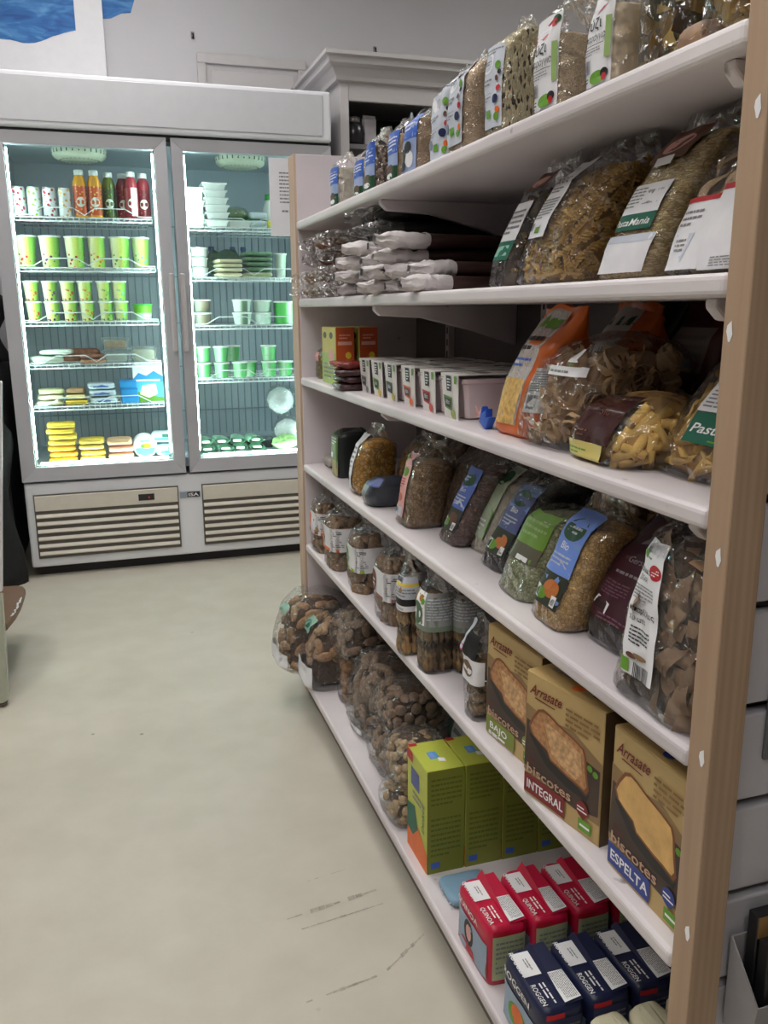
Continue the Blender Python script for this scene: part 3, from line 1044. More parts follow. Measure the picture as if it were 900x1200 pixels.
# shelf 5
for k, m in enumerate((PALE, PALE, mat('pale_cheese2', (222, 222, 170), .5))):
    flatpack('pale yellow cheese pack, %s of the left stack on the fifth shelf' % ('bottom', 'middle', 'top')[k], (-.735 + .004 * k, 2.82, FSL[4] + .024 * k), .105, .11, .023, m, .05 * k, 'pale cheese packs on the fifth shelf')
for k, m in enumerate((YCH, mat('cream_cheese', (236, 220, 150), .5), mat('rind_brown', (190, 150, 110), .5))):
    flatpack(('yellow cheese pack at the bottom of the second stack', 'cream cheese pack in the second stack', 'brown topped cheese pack on the second stack')[k] + ' on the fifth shelf',
             (-.628, 2.82, FSL[4] + .024 * k), .092 - .01 * k, .11, .023, m, -.04 * k, 'second stack on the fifth shelf')
for k in range(3):
    t = flatpack('white blue cheese pack, %s of three on the fifth shelf' % ('lowest', 'middle one', 'uppermost')[k], (-.515 - .004 * k, 2.82, FSL[4] + .031 * k), .112, .10, .030,
             mat('white_blue_pack', (206, 222, 232), .4), .03 * k, 'white blue packs on the fifth shelf')
    prints('front_print', t, lambda x, y, o: (-.045 + .09 * x, -.0502 - o, .006 + .018 * y), [('r', .1, .2, .8, .5, BLU), ('p', [(.3, .5), (.5, .9), (.7, .5)], SKY)], .09, .018)
BBX = mat('blue_box', (50, 150, 215), .4)
for k in range(3):
    t = thing('blue_cheese_box', 'bright blue flat box, %s of three stacked beside the tall carton' % ('lowest', 'middle one', 'uppermost')[k], 'box', (-.405 - .003 * k, 2.83, FSL[4] + .033 * k), group='blue boxes on the fifth shelf')
    MB().box(-.036, .036, -.05, .05, 0, .032).build('box_body', BBX, t, .003)
    MB().box(-.0362, .0362, -.0502, .05, .022, .0325).build('box_lid', mat('blue_box_lid', (40, 130, 200), .4), t, .002)
t = thing('tall_carton', 'tall white and light blue carton leaning at the right of the fifth shelf', 'carton', (-.325, 2.795, FSL[4]), (-.10, 0, 0))
MB().box(-.064, .064, -.012, .012, 0, .172).build('carton_body', mat('carton_white', (238, 244, 246), .4), t, .003)
prints('front_print', t, lambda x, y, o: (-.064 + .128 * x, -.012 - o, .172 * y),
       [('r', 0, 0, 1, .58, mat('carton_blue', (90, 190, 220), .4)), ('p', [(0, .58), (.2, .74), (.45, .66), (.7, .78), (1, .64), (1, .5), (0, .5)], BBX),
        ('p', [(0, 0), (0, .3), (.3, .22), (.6, .16), (1, .1), (1, 0)], GRN), ('p', [(.2, .2), (.3, .42), (.75, .46), (.8, .2), (.5, .1)], PALE), ('r', .1, .52, .9, .57, WHT)], .128, .172)
# bottom
def stack(x, y, z, n, h, w, d, mats, lab, group, name='vacuum_pack'):
    for k in range(n):
        pos = ['lowest', 'second from the bottom', 'third from the bottom', 'fourth from the bottom', 'fifth from the bottom', 'sixth from the bottom', 'topmost'][k if k < n - 1 else 6]
        flatpack('%s, %s of its stack' % (lab, pos), (x + .004 * math.sin(k * 2.1), y, z + h * k), w, d, h * .97, mats[k % len(mats)], .05 * math.sin(k * 3.3), group, name)
stack(-.700, 2.79, .478, 7, .0245, .115, .12, (OCH, OCH, OCH, YCH, YCH, YCH, YCH), 'yellow sliced cheese pack at the lower left', 'tall stack of yellow cheese slices')
stack(-.580, 2.79, .478, 4, .0245, .105, .12, (mat('cheese_mid', (232, 210, 110), .45), YCH), 'yellow sliced cheese pack beside the tall stack', 'short stack of yellow cheese slices')
stack(-.462, 2.79, .478, 3, .031, .108, .12, (TAN, mat('ham_pink', (220, 160, 140), .5), TAN), 'pinkish sliced ham pack on the refrigerator floor', 'stack of ham slices')
for k, y in enumerate((2.79, 2.85)):
    t = thing('round_tub', ('white round lidded tub with a blue and gold print standing on edge', 'white round tub standing on edge behind its twin')[k], 'tub', (-.358, y, .525), (PI / 2 - .15, 0, 0), group='round tubs on the refrigerator floor')
    MB().lathe([(.045, -.018), (.05, -.014), (.052, .018), (.049, .02)], 0, 22).build('tub_body', PLW, t)
    prints('lid_print', t, lambda x, y, o: ((x - .5) * .1, (y - .5) * .1, .02 + o), [('p', [(.05, .42), (.16, .18), (.5, .03), (.84, .18), (.95, .42)], mat('ink_aqua', (90, 190, 205), .4)), ('e', .55, .5, .22, .12, OCH), ('e', .4, .5, .1, .08, GRN), ('r', .3, .68, .7, .76, SKY)], .1, .1)
for k in range(2):
    t = flatpack(('lower white and aqua cheese pouch at the right of the refrigerator floor', 'upper white and aqua cheese pouch lying on the other pouch')[k], (-.265 - .012 * k, 2.80, .478 + .058 * k), .10, .07, .056, mat('pouch_white', (206, 236, 234), .4), .15 - .3 * k, 'aqua pouches')
    prints('front_print', t, lambda x, y, o: (-.042 + .084 * x, -.0352 - o, .01 + .036 * y), [('r', .1, .1, .9, .45, mat('ink_aqua')), ('r', .5, .5, .9, .9, TEA)], .084, .036)

# right door, top shelf
for k in range(6):
    tray('white lidded tray, %s in the right stack on the top right shelf' % ('lowest', 'second up', 'third up', 'fourth up', 'fifth up', 'topmost')[k], (.005 + .004 * math.sin(k), 2.80, FSR[0] + .030 * k), .10, .11, .022, None, 'stack of white trays', PLW, PLW)
for k in range(3):
    tray('white deep tray, %s of the left stack on the top right shelf' % ('lowest', 'middle', 'topmost')[k], (-.085, 2.83, FSR[0] + .054 * k), .085, .11, .047, None, 'white deep trays', PLW, PLW)
t = thing('salad_tub', 'clear domed tub of green salad behind the white box, top right shelf', 'tub', (.105, 2.85, FSR[0] + .03))
MB().lathe([(.045, 0), (.055, .02), (.055, .035), (.04, .055), (.015, .062)], 0, 20).build('dome', CLEARP, t)
MB().lathe([(.040, .002), (.050, .02), (.035, .048)], 0, 16).build('salad', mat('salad_green', (110, 150, 70), .6, var=.4, scale=60), t)
tray('flat white and green pack under the salad tub, top right shelf', (.105, 2.81, FSR[0]), .10, .10, .024, None, None, PLG, PLW)
for k in range(2):
    flatpack(('lower pale grey cheese pack beside the milk bottle', 'upper pale grey cheese pack beside the milk bottle')[k], (.188, 2.81, FSR[0] + .034 * k), .08, .09, .033, mat('grey_pack', (204, 218, 224), .4), 0, 'pale grey packs')
t = thing('milk_bottle', 'white milk bottle with a green cap, top right shelf', 'bottle', (.252, 2.84, FSR[0]))
MB().lathe([(.026, 0), (.030, .004), (.030, .085), (.020, .115), (.017, .125)], 0, 18).build('bottle_body', PLW, t)
MB().lathe([(.020, .123), (.021, .126), (.021, .145), (.018, .147)], 0, 16).build('cap', PLG, t)
flatpack('small yellow pack at the foot of the milk bottle', (.250, 2.775, FSR[0]), .045, .05, .034, mat('yellow_pack', (232, 220, 70), .4))
# right door, second shelf
for k in range(3):
    cup('white tub, %s in the left stack on the second right shelf' % ('lowest', 'middle', 'uppermost')[k], (-.075, 2.80, FSR[1] + .042 * k), .036, .038, .034, PLW, PLW, 'stacked white tubs', 'white_tub')
for k in range(4):
    flatpack('flat cream cheese pack, %s in the stack on the second right shelf' % ('lowest', 'second up', 'third up', 'topmost')[k], (.048, 2.80, FSR[1] + .019 * k), .115, .11, .018, mat('cream_flat', (222, 214, 176), .5), .04 * k, 'flat cream packs')
for k in range(5):
    flatpack('flat dark green vegetable pack, %s in the stack by the door edge' % ('lowest', 'second up', 'third up', 'fourth up', 'topmost')[k], (.180, 2.82, FSR[1] + .022 * k), .125, .12, .021,
             mat('green_flat', (96, 130, 100), .5, var=.3, scale=50) if k else mat('green_flat_pale', (180, 190, 140), .5), .03 * k, 'flat green packs')
t = thing('leaf_bag', 'dark green leafy bag at the back of the second right shelf', 'bag', (.060, 2.98, FSR[1]))
MB().grid(lambda u, v: Vector(((.05 + .03 * math.sin(v * 3)) * math.cos(u * 2 * PI), .04 * math.sin(u * 2 * PI) * (1 - v * .7), v * .12 + .01 * math.sin(u * 18))), 22, 8, closed=True).build('leaves', mat('leaf_dark', (50, 84, 60), .6, var=.4, scale=60), t)
for k, x in enumerate((-.04, .02, .12, .17)):
    t = thing('dark_bottle', 'dark blue topped bottle at the back of the second right shelf, %s' % ORDN[k], 'bottle', (x, 3.12, FSR[1]), group='dark bottles at the back')
    MB().lathe([(.022, 0), (.024, .004), (.024, .10), (.012, .125), (.012, .13)], 0, 12).build('bottle_body', mat('bottle_dark', (70, 96, 110), .3), t)
    MB().lathe([(.014, .13), (.014, .148), (.012, .15)], 0, 12).build('cap', mat('cap_blue', (60, 90, 130), .4), t)
cup('slim white cup half hidden by the shelf post, second right shelf', (.285, 2.80, FSR[1]), .10, .026, .019, bands('cup_white_green', [(0, (230, 240, 232)), (.6, (220, 240, 224)), (1, (120, 200, 130))], 0, .05), PLW, None)
# right door, third shelf
def gm_(key, a, b, w=.08):
    return bands(key, [(0, a), (.45, a), (.6, b), (1, b)], 0, w, .35)
tubw = bands('tub_white_green', [(0, (226, 242, 230)), (.3, (240, 246, 240)), (.5, (110, 150, 110)), (.72, (90, 120, 96)), (.8, (220, 240, 226)), (1, (180, 220, 190))], 0, .08)
tubb = bands('tub_brown', [(0, (200, 206, 196)), (.4, (150, 140, 116)), (1, (110, 100, 84))], 0, .07)
tubg = bands('tub_green', [(0, (60, 170, 70)), (.5, (110, 210, 110)), (.75, (230, 246, 232)), (1, (70, 180, 80))], 0, .08)
for k in range(2):
    p_ = ('bottom', 'top')[k]
    cup('greyish brown tub at the left of the third right shelf, %s one' % p_, (-.072, 2.80, FSR[2] + .056 * k), .050, .038, .033, tubb, PLW, 'brown tubs', 'food_tub')
    cup('white lidded tub with a dark picture, %s of its pair on the third right shelf' % p_, (.102, 2.80, FSR[2] + .056 * k), .050, .042, .035, tubw, PLW, 'white lidded tubs', 'food_tub')
    cup('white tub with pale green print, %s of its pair on the third right shelf' % p_, (.196, 2.81, FSR[2] + .054 * k), .048, .042, .036, gm_('tub_pale', (226, 240, 230), (190, 220, 196)), PLW, 'pale tubs', 'food_tub')
cup('tall green and white yogurt pot near the post on the third right shelf', (.292, 2.80, FSR[2]), .098, .045, .040, tubg, PLW, None, 'yogurt_pot')
# fourth shelf
gy = bands('pot_green', [(0, (120, 210, 130)), (.35, (200, 240, 206)), (.6, (90, 190, 100)), (1, (50, 150, 70))], 0, .07, .35, dots=(70.0, .20, (206, 90, 50), .02))
for k, x in enumerate((-.080, .0, .082, .135, .215, .290)):
    cup('green white yogurt pot, %s in the lower row, right door' % ORDN[k], (x, 2.80 if k != 3 else 2.86, FSR[3]), .066, .034, .027, gy, PLW, 'green yogurt pots', 'yogurt_pot')
for k, x in enumerate((-.080, .0, .062, .215)):
    cup('green white yogurt pot, %s in the upper row, right door' % (ORDN + ['rightmost'])[k if k < 3 else 6], (x, 2.80 if k != 2 else 2.87, FSR[3] + .071), .066, .034, .027, gy, PLW, 'green yogurt pots', 'yogurt_pot')
# bottom right
GB = mat('green_wrap', (150, 200, 170), .45, var=.35, scale=45)
for r_ in range(2):
    for k in range(4):
        t = thing('folded_green_pack', 'green white folded pack, %s in the %s row on the refrigerator floor' % (ORDN[k] if k < 3 else 'rightmost', ('lower', 'upper')[r_]), 'pack',
                  (-.085 + .077 * k - .012 * r_, 2.83, .480 + .034 * r_), (0, 0, .12 * math.sin(k * 2 + r_)), group='folded green packs')
        def fn(u, v, k=k):
            a = u * 2 * PI
            s = 1 + .15 * math.sin(3 * a + k)
            return Vector((.041 * math.cos(a) * (abs(math.cos(a)) ** -.3 if abs(math.cos(a)) > .2 else 1) * s * .8, (v - .5) * .11, .016 + .015 * math.sin(a) * s))
        MB().grid(fn, 18, 4, closed=True).build('wrapper', GB, t)
        MB().box(-.02, .02, -.056, .05, .010, .022).build('filling', mat('white_filling', (226, 234, 226), .5), t, .006)
for k, x in enumerate((.04, .17)):
    tray('black plastic tray behind the green packs, %s' % ('left one', 'right one')[k], (x, 2.94 - .04 * k, .478), .14, .12, .036, mat('dark_food', (50, 44, 44), .6), 'black trays', body=mat('black_tray', (40, 40, 42), .4), lidm=CLEARP)
MZ = mat('mozzarella', (236, 240, 240), .4)
for k, (x, z, r_, lab) in enumerate(((.300, .478 + .075, .073, 'lower white cheese ball bag at the right of the refrigerator floor'), (.27, .478 + .225, .072, 'upper white cheese ball bag above the green lettuce'))):
    t = thing('cheese_bag', lab, 'bag', (x, 2.84, z), group='white cheese ball bags')
    MB().grid(lambda u, v: Vector((r_ * math.cos(u * 2 * PI) * math.sin(PI * v), r_ * .9 * math.sin(u * 2 * PI) * math.sin(PI * v), -r_ * math.cos(PI * v))) * (1 + .06 * noise.noise(Vector((u * 9, v * 6, k * 5)))), 20, 12, closed=True).build('film', FILM2, t)
    MB().lathe([(r_ * .3, -r_ * .85), (r_ * .75, -r_ * .5), (r_ * .88, 0), (r_ * .7, r_ * .5), (r_ * .2, r_ * .8)], 0, 18).build('cheese_ball', MZ, t)
t = thing('lettuce_head', 'pale green leafy bundle on the refrigerator floor by the post', 'vegetable', (.27, 2.765, .478))
MB().grid(lambda u, v: Vector((.06 * math.cos(u * 2 * PI) * math.sin(PI * v), .045 * math.sin(u * 2 * PI) * math.sin(PI * v), .035 - .033 * math.cos(PI * v))) * (1 + .2 * noise.noise(Vector((u * 12, v * 9, 3)))), 24, 12, closed=True).build('leaves', mat('lettuce', (160, 200, 130), .6, var=.35, scale=70), t)
# paper notice taped to the right door
t = thing('paper_notice', 'white printed paper notice taped to the right refrigerator door', 'notice', (.268, FY + .0085, 1.576))
MB().box(-.05, .052, -.0006, .0006, -.157, .157).build('paper_sheet', mat('paper_white', (226, 226, 232), .7, var=.02), t)
prints('lettering', t, lambda x, y, o: (-.05 + .102 * x, -.0006 - o, -.157 + .314 * y), [('l', .42, .42, .95, .84, 9, GRY), ('l', .5, .30, .95, .36, 1, GRY)], .102, .314)

# ------------------------------------------------------------------ things around the refrigerator
t = thing('wall_canvas', 'white board with a bold blue brush painting, high above the refrigerator', 'picture', (-.62, 3.36, 2.45))
MB().box(-.55, .233, -.02, .038, -.42, .45).build('board', mat('board_white', (238, 238, 242), .6, var=.02), t, .003)
pm, pt, N, po = nt('blue_paint')
tc = N('TexCoord')
mp = N('Mapping', Vector=tc.outputs['Object'], Scale=(2.5, 1, 9))
n1 = N('TexNoise', Vector=mp.outputs[0], Scale=3.0, Detail=5.0, Distortion=1.0)
c = ramp(N, pt, n1.outputs[0], [(.3, (30, 88, 160)), (.5, (52, 120, 190)), (.72, (96, 160, 215))])
p = N('BsdfPrincipled', Base_Color=c, Roughness=.6)
pt.links.new(p.outputs[0], po.inputs[0])
mb = MB()
n = 26
top = [(-.548 + (.66) * i / n, .449) for i in range(n + 1)]
bot = []
for i in range(n + 1):
    f = i / n
    z = -.165 + .010 * math.sin(f * 17) + .02 * noise.noise(Vector((f * 9, 0, 0))) + (max(0, f - .8) * .35)
    bot.append((-.548 + .66 * f, z))
mb.add([(x, -.0212, z) for x, z in top] + [(x, -.0212, z) for x, z in bot], [(i, n + 1 + i, n + 2 + i, i + 1) for i in range(n)])
mb.build('blue_brush_print', pm, t)
MB().add([(.105, -.0212, .06), (.23, -.0212, .10), (.23, -.0212, .135), (.16, -.0212, .10), (.105, -.0212, .085)], [(0, 1, 2, 3, 4)]).build('brush_stroke', pm, t)
s = MB().add([(-.385, Y1 - .001, 2.60), (-.385, Y1 - .001, 2.42), (-.35, Y1 - .001, 2.425), (-.30, Y1 - .001, 2.45), (-.26, Y1 - .001, 2.455), (-.2, Y1 - .001, 2.62)], [(0, 1, 2, 3, 4, 5)]).build('wall_brush_mark', pm)
struct(s, 'blue painted brush mark on the wall beside the white board')
for x, z, lab in ((.018, 2.379, 'small dark wall hook above the refrigerator'), (.925, 2.385, 'small dark wall hook above the white cabinet')):
    t = thing('wall_hook', lab, 'hook', (x, Y1, z))
    b = MB()
    b.tube([(0, 0, .012), (0, -.02, .004), (0, -.022, -.008), (0, -.014, -.012)], .004, 0, 6)
    b.build('hook_pin', INK, t)
    MB().box(-.008, .008, -.003, 0, -.012, .02).build('hook_plate', GRY, t)
# white cabinet right of the refrigerator
CWH = mat('cabinet_white', (196, 193, 194), .5, var=.02, scale=6)
t = thing('white_cabinet', 'tall white open cabinet with a moulded cornice, right of the refrigerator', 'cabinet', (.82, 3.05, 0))
b = MB()
b.box(-.275, -.245, -.33, .33, 0, 2.06)
b.box(.275, .305, -.33, .33, 0, 2.06)
b.box(-.275, .305, .31, .33, 0, 2.06)
b.build('cabinet_body', CWH, t)
b = MB()
b.box(-.275, -.235, -.352, -.33, 0, 2.06)
b.box(.265, .305, -.352, -.33, 0, 2.06)
b.box(-.235, .265, -.352, -.33, 1.985, 2.06)
b.build('face_frame', CWH, t, .003)
b = MB()
ring = [(0, 2.055), (.018, 2.060), (.022, 2.075), (.040, 2.105), (.060, 2.118), (.064, 2.140), (.078, 2.146), (.078, 2.162)]
vs = []
for e, z in ring:
    vs += [(-.275 - e, -.352 - e, z), (.305 + e, -.352 - e, z), (.305 + e, .33, z), (-.275 - e, .33, z)]
m_ = len(ring)
b.add(vs, [(4 * j + i, 4 * j + (i + 1) % 4, 4 * j + 4 + (i + 1) % 4, 4 * j + 4 + i) for j in range(m_ - 1) for i in range(4)] + [tuple(4 * m_ - 4 + i for i in range(4)), (3, 2, 1, 0)])
b.build('cornice', CWH, t)
for z in (1.80, 1.25, .6):
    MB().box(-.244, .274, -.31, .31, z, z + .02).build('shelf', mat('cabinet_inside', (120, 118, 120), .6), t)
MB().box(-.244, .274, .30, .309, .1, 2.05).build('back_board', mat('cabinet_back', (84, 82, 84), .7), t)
t = thing('dark_jar', 'dark round jar on the cabinet shelf beside the refrigerator', 'jar', (.632, 2.79, 1.82))
MB().lathe([(.03, 0), (.045, .01), (.05, .05), (.044, .08), (.03, .095)], 0, 18).build('jar_body', mat('jar_dark', (40, 40, 44), .25), t)
MB().lathe([(.026, .095), (.028, .10), (.028, .115), (.012, .12)], 0, 16).build('lid', mat('jar_lid', (150, 146, 146), .3, .5), t)
t = thing('pale_packet', 'pale upright packet standing in the cabinet beside the dark jar', 'packet', (.705, 2.80, 1.82), (0, 0, .2))
MB().box(-.03, .03, -.015, .015, 0, .115).build('packet_body', mat('packet_grey', (190, 186, 190), .5), t, .004)
MB().box(-.031, .031, -.003, .003, .112, .13).build('top_seal', mat('packet_grey'), t)
# cable on the refrigerator roof
t = MB().tube([(.49, 3.0, 2.01), (.455, 2.95, 2.012), (.43, 2.93, 2.015), (.42, 3.0, 2.04), (.43, 3.1, 2.10), (.45, 3.2, 2.13), (.46, 3.33, 2.08)], .007, 0, 8).build('power_cable', INK)
tag(t, 'black cable looped behind the refrigerator top by the cabinet', 'cable')
t = MB().tube([(.36 + .02 * i, 2.72 + .012 * math.sin(i * 1.9), 2.009 + .003 * (i % 2)) for i in range(7)], .006, 0, 7).build('coiled_cord', INK)
tag(t, 'short black cord lying on top of the refrigerator', 'cable')

# left edge: a leaning white display side, a dark bag and a low brown stool
t = thing('display_stand', 'pale glossy side panel of a display stand at the left edge', 'display stand', (-.90, 1.40, 0))
GP = mat('panel_pale_green', (176, 180, 164), .25, var=.05)
def slab(pts, y0, y1, nm, m, bv=.004):
    n_ = len(pts)
    MB().add([(x + .90, y0 - 1.40, z) for x, z in pts] + [(x + .90, y1 - 1.40, z) for x, z in pts],
             [tuple(range(n_)), tuple(range(2 * n_ - 1, n_ - 1, -1))] + [(i, i + n_, (i + 1) % n_ + n_, (i + 1) % n_) for i in range(n_)]).build(nm, m, t, bv)
slab([(-1.30, .012), (-.856, .012), (-.843, .02), (-.840, .034), (-.827, .335), (-1.30, .335)], 1.365, 1.40, 'lower_panel', GP)
slab([(-1.30, .345), (-.826, .345), (-.768, .93), (-1.30, .93)], 1.37, 1.395, 'upper_panel', FWH)
slab([(-1.30, .0), (-.858, .0), (-.846, .006), (-.846, .012), (-1.30, .012)], 1.366, 1.402, 'foot_rail', mat('foot_brown', (96, 86, 74), .4, .3))
t = thing('brown_stool', 'low brown stool with a rounded worn edge at the left edge', 'stool', (-.96, 1.78, 0))
st = MB()
pts = [(-.98, 1.925), (-.845, 1.908), (-.826, 1.893), (-.816, 1.860), (-.816, 1.80), (-.818, 1.70), (-.826, 1.61), (-.842, 1.52), (-.875, 1.45), (-.98, 1.42), (-1.12, 1.46), (-1.16, 1.68), (-1.12, 1.88)]
n_ = len(pts)
st.add([(x + .96, y - 1.78, .178) for x, y in pts] + [(x + .96, y - 1.78, .20) for x, y in pts],
       [tuple(range(n_ - 1, -1, -1)), tuple(range(n_, 2 * n_))] + [(i, (i + 1) % n_, (i + 1) % n_ + n_, i + n_) for i in range(n_)])
# the outline runs clockwise seen from above, so turn the faces over
st.f = [f[::-1] for f in st.f]
st.build('seat', painted('stool_brown', (120, 88, 66), (150, 118, 92), .66, .5), t, .004)
wr = MB()
rs = random.Random(3)
for k in range(16):
    f = rs.random()
    x = -.8195 - .014 * f * f + rs.uniform(-.006, 0) + .96
    y = 1.76 - .20 * f - 1.78
    r_ = rs.uniform(.003, .008)
    wr.add([(x + r_ * .6 * math.cos(a), y + r_ * 1.8 * math.sin(a), .2012) for a in (0, 1.2, 2.3, 3.6, 5)], [(0, 1, 2, 3, 4)])
wr.build('worn_spots', WHT, t)
for a, b_ in ((-.95, 1.86), (-1.08, 1.80), (-.95, 1.5), (-1.08, 1.54)):
    MB().tube([(a + .96, b_ - 1.78, 0), (a + .96, b_ - 1.78, .18)], .014, 0, 8).build('leg', mat('stool_leg', (90, 66, 50), .5), t)
bk = mat('black_fabric', (24, 25, 28), .8, var=.2, scale=30, bump=.4)
def drape(name, label, cx, cy, z0, z1, w, d, m, seed, cat='bag'):
    t = thing(name, label, cat, (cx, cy, z0))
    def fn(u, v):
        a = u * 2 * PI
        k = (1 - .75 * max(0, v - .8) / .2) * (1 + .12 * math.sin(a * 3 + v * 7 + seed)) * (.92 + .1 * math.sin(v * 9 + seed))
        return Vector((w / 2 * math.cos(a) * k, d / 2 * math.sin(a) * k, v * (z1 - z0)))
    b = MB().grid(fn, 24, 16, closed=True)
    b.f.append(list(range(23, -1, -1))); b.m.append(0); b.s.append(False)
    b.build('bag_body', m, t)
    MB().tube([(-.06, 0, (z1 - z0) * .97), (-.04, 0, (z1 - z0) * 1.05), (.04, 0, (z1 - z0) * 1.05), (.06, 0, (z1 - z0) * .97)], .008, 0, 6).build('handle', m, t)
t = thing('grey_locker', 'dark grey locker standing left of the refrigerator', 'locker', (-1.16, 3.05, 0))
MB().box(-.26, .235, -.26, .30, 0, .90).build('locker_body', mat('locker_grey', (70, 72, 76), .6), t, .004)
MB().box(-.25, .225, -.268, -.258, .03, .88).build('door', mat('locker_door', (64, 66, 70), .6), t, .004)
drape('black_bag', 'black fabric bag on the floor beside the refrigerator', -1.0, 2.62, 0, .78, .22, .2, bk, 1)
drape('black_sack', 'black sack on top of the grey locker', -1.02, 2.95, .905, 1.24, .26, .22, bk, 2, 'sack')

# ------------------------------------------------------------------ food textures
RICE = grain('white_rice', [(246, 234, 216), (250, 242, 228), (240, 226, 206)], 330, stretch=(1, 1, 2.0), gap=.8)
BRICE = grain('brown_rice', [(216, 184, 150), (228, 200, 168), (206, 172, 136)], 300, stretch=(1, 1, 2.0), gap=.7)
WILD = grain('wild_rice', [(226, 212, 172), (234, 222, 186), (222, 208, 164), (228, 214, 176), (216, 202, 160), (232, 218, 180), (224, 210, 170), (64, 44, 34)], 150, stretch=(1, 2.4, 1.0), gap=.78)
SEEDS = grain('mixed_seeds', [(70, 52, 44), (150, 124, 108), (206, 186, 168), (110, 84, 70)], 190, gap=.5)
CHICK = grain('yellow_peas', [(222, 164, 58), (234, 180, 78), (200, 142, 48)], 105, gap=.4)
CHICK2 = grain('dull_peas', [(180, 136, 72), (196, 152, 84), (156, 116, 60)], 120, gap=.45)
LENT = grain('brown_lentils', [(156, 122, 80), (176, 140, 94), (132, 102, 66)], 170, gap=.5)
LENT2 = grain('dark_lentils', [(112, 84, 60), (130, 100, 72), (92, 68, 50)], 180, gap=.5)
KIDN = grain('red_beans', [(96, 56, 48), (116, 70, 58), (78, 44, 42)], 95, gap=.35, stretch=(1, 1, 1.5))
BLACKB = grain('black_beans', [(34, 26, 30), (46, 36, 40), (26, 20, 24)], 120, gap=.4, stretch=(1, 1, 1.5))
GPEA = grain('green_split_peas', [(176, 184, 136), (194, 200, 156), (154, 162, 116)], 165, gap=.5)
YPEA = grain('golden_peas', [(224, 178, 106), (236, 194, 124), (208, 162, 92)], 185, gap=.5)
FLOURY = mat('pale_filling', (238, 220, 192), .7, var=.12, scale=40)
DARKF = mat('dark_filling', (40, 34, 34), .6, var=.2)
PASTA = mat('pasta_gold', (232, 190, 104), .5, var=.12, scale=40)
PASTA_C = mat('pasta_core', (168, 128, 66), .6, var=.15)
PASTA_P = mat('pasta_pale', (222, 190, 146), .5, var=.1, scale=40)
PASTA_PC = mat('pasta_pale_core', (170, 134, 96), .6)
PASTA_G = mat('pasta_green', (106, 112, 62), .5)
PASTA_R = mat('pasta_orange', (190, 104, 62), .5)
PASTA_Y = mat('pasta_yellow', (218, 186, 96), .5)
SPELT = mat('spelt_ribbon', (156, 124, 96), .6, var=.12, scale=50)
SPELTC = mat('spelt_core', (88, 64, 48), .7)
RUSK = mat('rusk_crust', (146, 116, 88), .7, var=.3, scale=90, bump=.6)
RUSKG = mat('rusk_gold', (178, 138, 98), .7, var=.3, scale=90, bump=.6)
ROLL = mat('roll_crust', (148, 122, 100), .65, var=.25, scale=70, bump=.5)
BISC = mat('biscuit_brown', (150, 124, 102), .65, var=.22, scale=80, bump=.4)
BISCL = mat('biscuit_light', (192, 164, 124), .65, var=.22, scale=80, bump=.4)
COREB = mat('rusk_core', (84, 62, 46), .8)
STICK = mat('breadstick_gold', (176, 138, 90), .65, var=.2, scale=60, bump=.3)
STICKD = mat('breadstick_seeded', (146, 116, 78), .65, var=.35, scale=130, bump=.4)
BREAD = mat('bread_crumb', (176, 128, 86), .7, var=.35, scale=140)
BREADY = mat('bread_yellow', (214, 172, 108), .7, var=.15, scale=60)

# ------------------------------------------------------------------ top shelf, from the far post to the near post
z = SZ[0]
def blue_label(): return [('r', 0, .55, 1, 1, BLU), ('l', .12, .62, .9, .92, 4, WHT), ('r', 0, 0, 1, .3, DGR), ('e', .5, .25, .3, .10, BRN), ('e', .45, .12, .25, .06, WHT)]
LB = mat('label_blue_pale', (150, 166, 206), .45)
TG = 'clear bags with blue labels on the top shelf'
bag('rice_bag', 'bag of white rice with a blue label, nearest the far end of the top shelf', 'bag', (0.055, .862, z), .072, .066, .122, 'brick', .70, RICE, labels=[(-.98, .05, .98, .72, LB, blue_label())], group=TG)
bag('rice_bag', 'bag of pale rice between the white rice and the dark seeds, top shelf', 'bag', (0.069, .715, z), .07, .066, .115, 'brick', .66, RICE, labels=[(-.98, .05, .98, .70, LB, blue_label())], group=TG, roll=4)
bag('seed_bag', 'clear bag of dark mixed seeds with a blue label on the top shelf', 'bag', (0.055, .595, z), .072, .062, .118, 'brick', .72, SEEDS, labels=[(-.98, .05, .98, .78, LB, blue_label())], group=TG, roll=5)
bag('rice_bag', 'bag of tan rice with a blue label just past the dark seeds, top shelf', 'bag', (0.057, .462, z), .068, .06, .112, 'brick', .74, BRICE, labels=[(-.98, .05, .98, .80, LB, blue_label())], group=TG, roll=5)
bag('rice_bag', 'bag of light brown rice with a blue, black and white label, top shelf', 'bag', (0.053, .352, z), .078, .066, .108, 'brick', .80, BRICE, labels=[(-.98, .05, .98, .92, LB, [('r', 0, .55, 1, 1, BLU), ('l', .15, .7, .9, .92, 3, WHT), ('e', .3, .3, .16, .12, INK), ('e', .66, .22, .2, .14, WHT), ('e', .6, .42, .2, .1, INK), ('e', .3, .12, .2, .08, INK)])], group=TG, roll=6)
carton('tea_box', 'white and green carton standing behind the blue label rice bags on the top shelf', 'carton', (.195, .715, z), .12, .06, .168, mat('box_green_white', (206, 214, 212), .45),
       {'near': [('r', 0, 0, 1, 1, TEA), ('r', 0, .7, 1, .74, WHT), ('l', .2, .3, .8, .6, 4, WHT)], 'front': [('e', .82, .85, .05, .04, TEA), ('e', .82, .72, .05, .04, TEA), ('e', .82, .59, .05, .04, TEA)]})
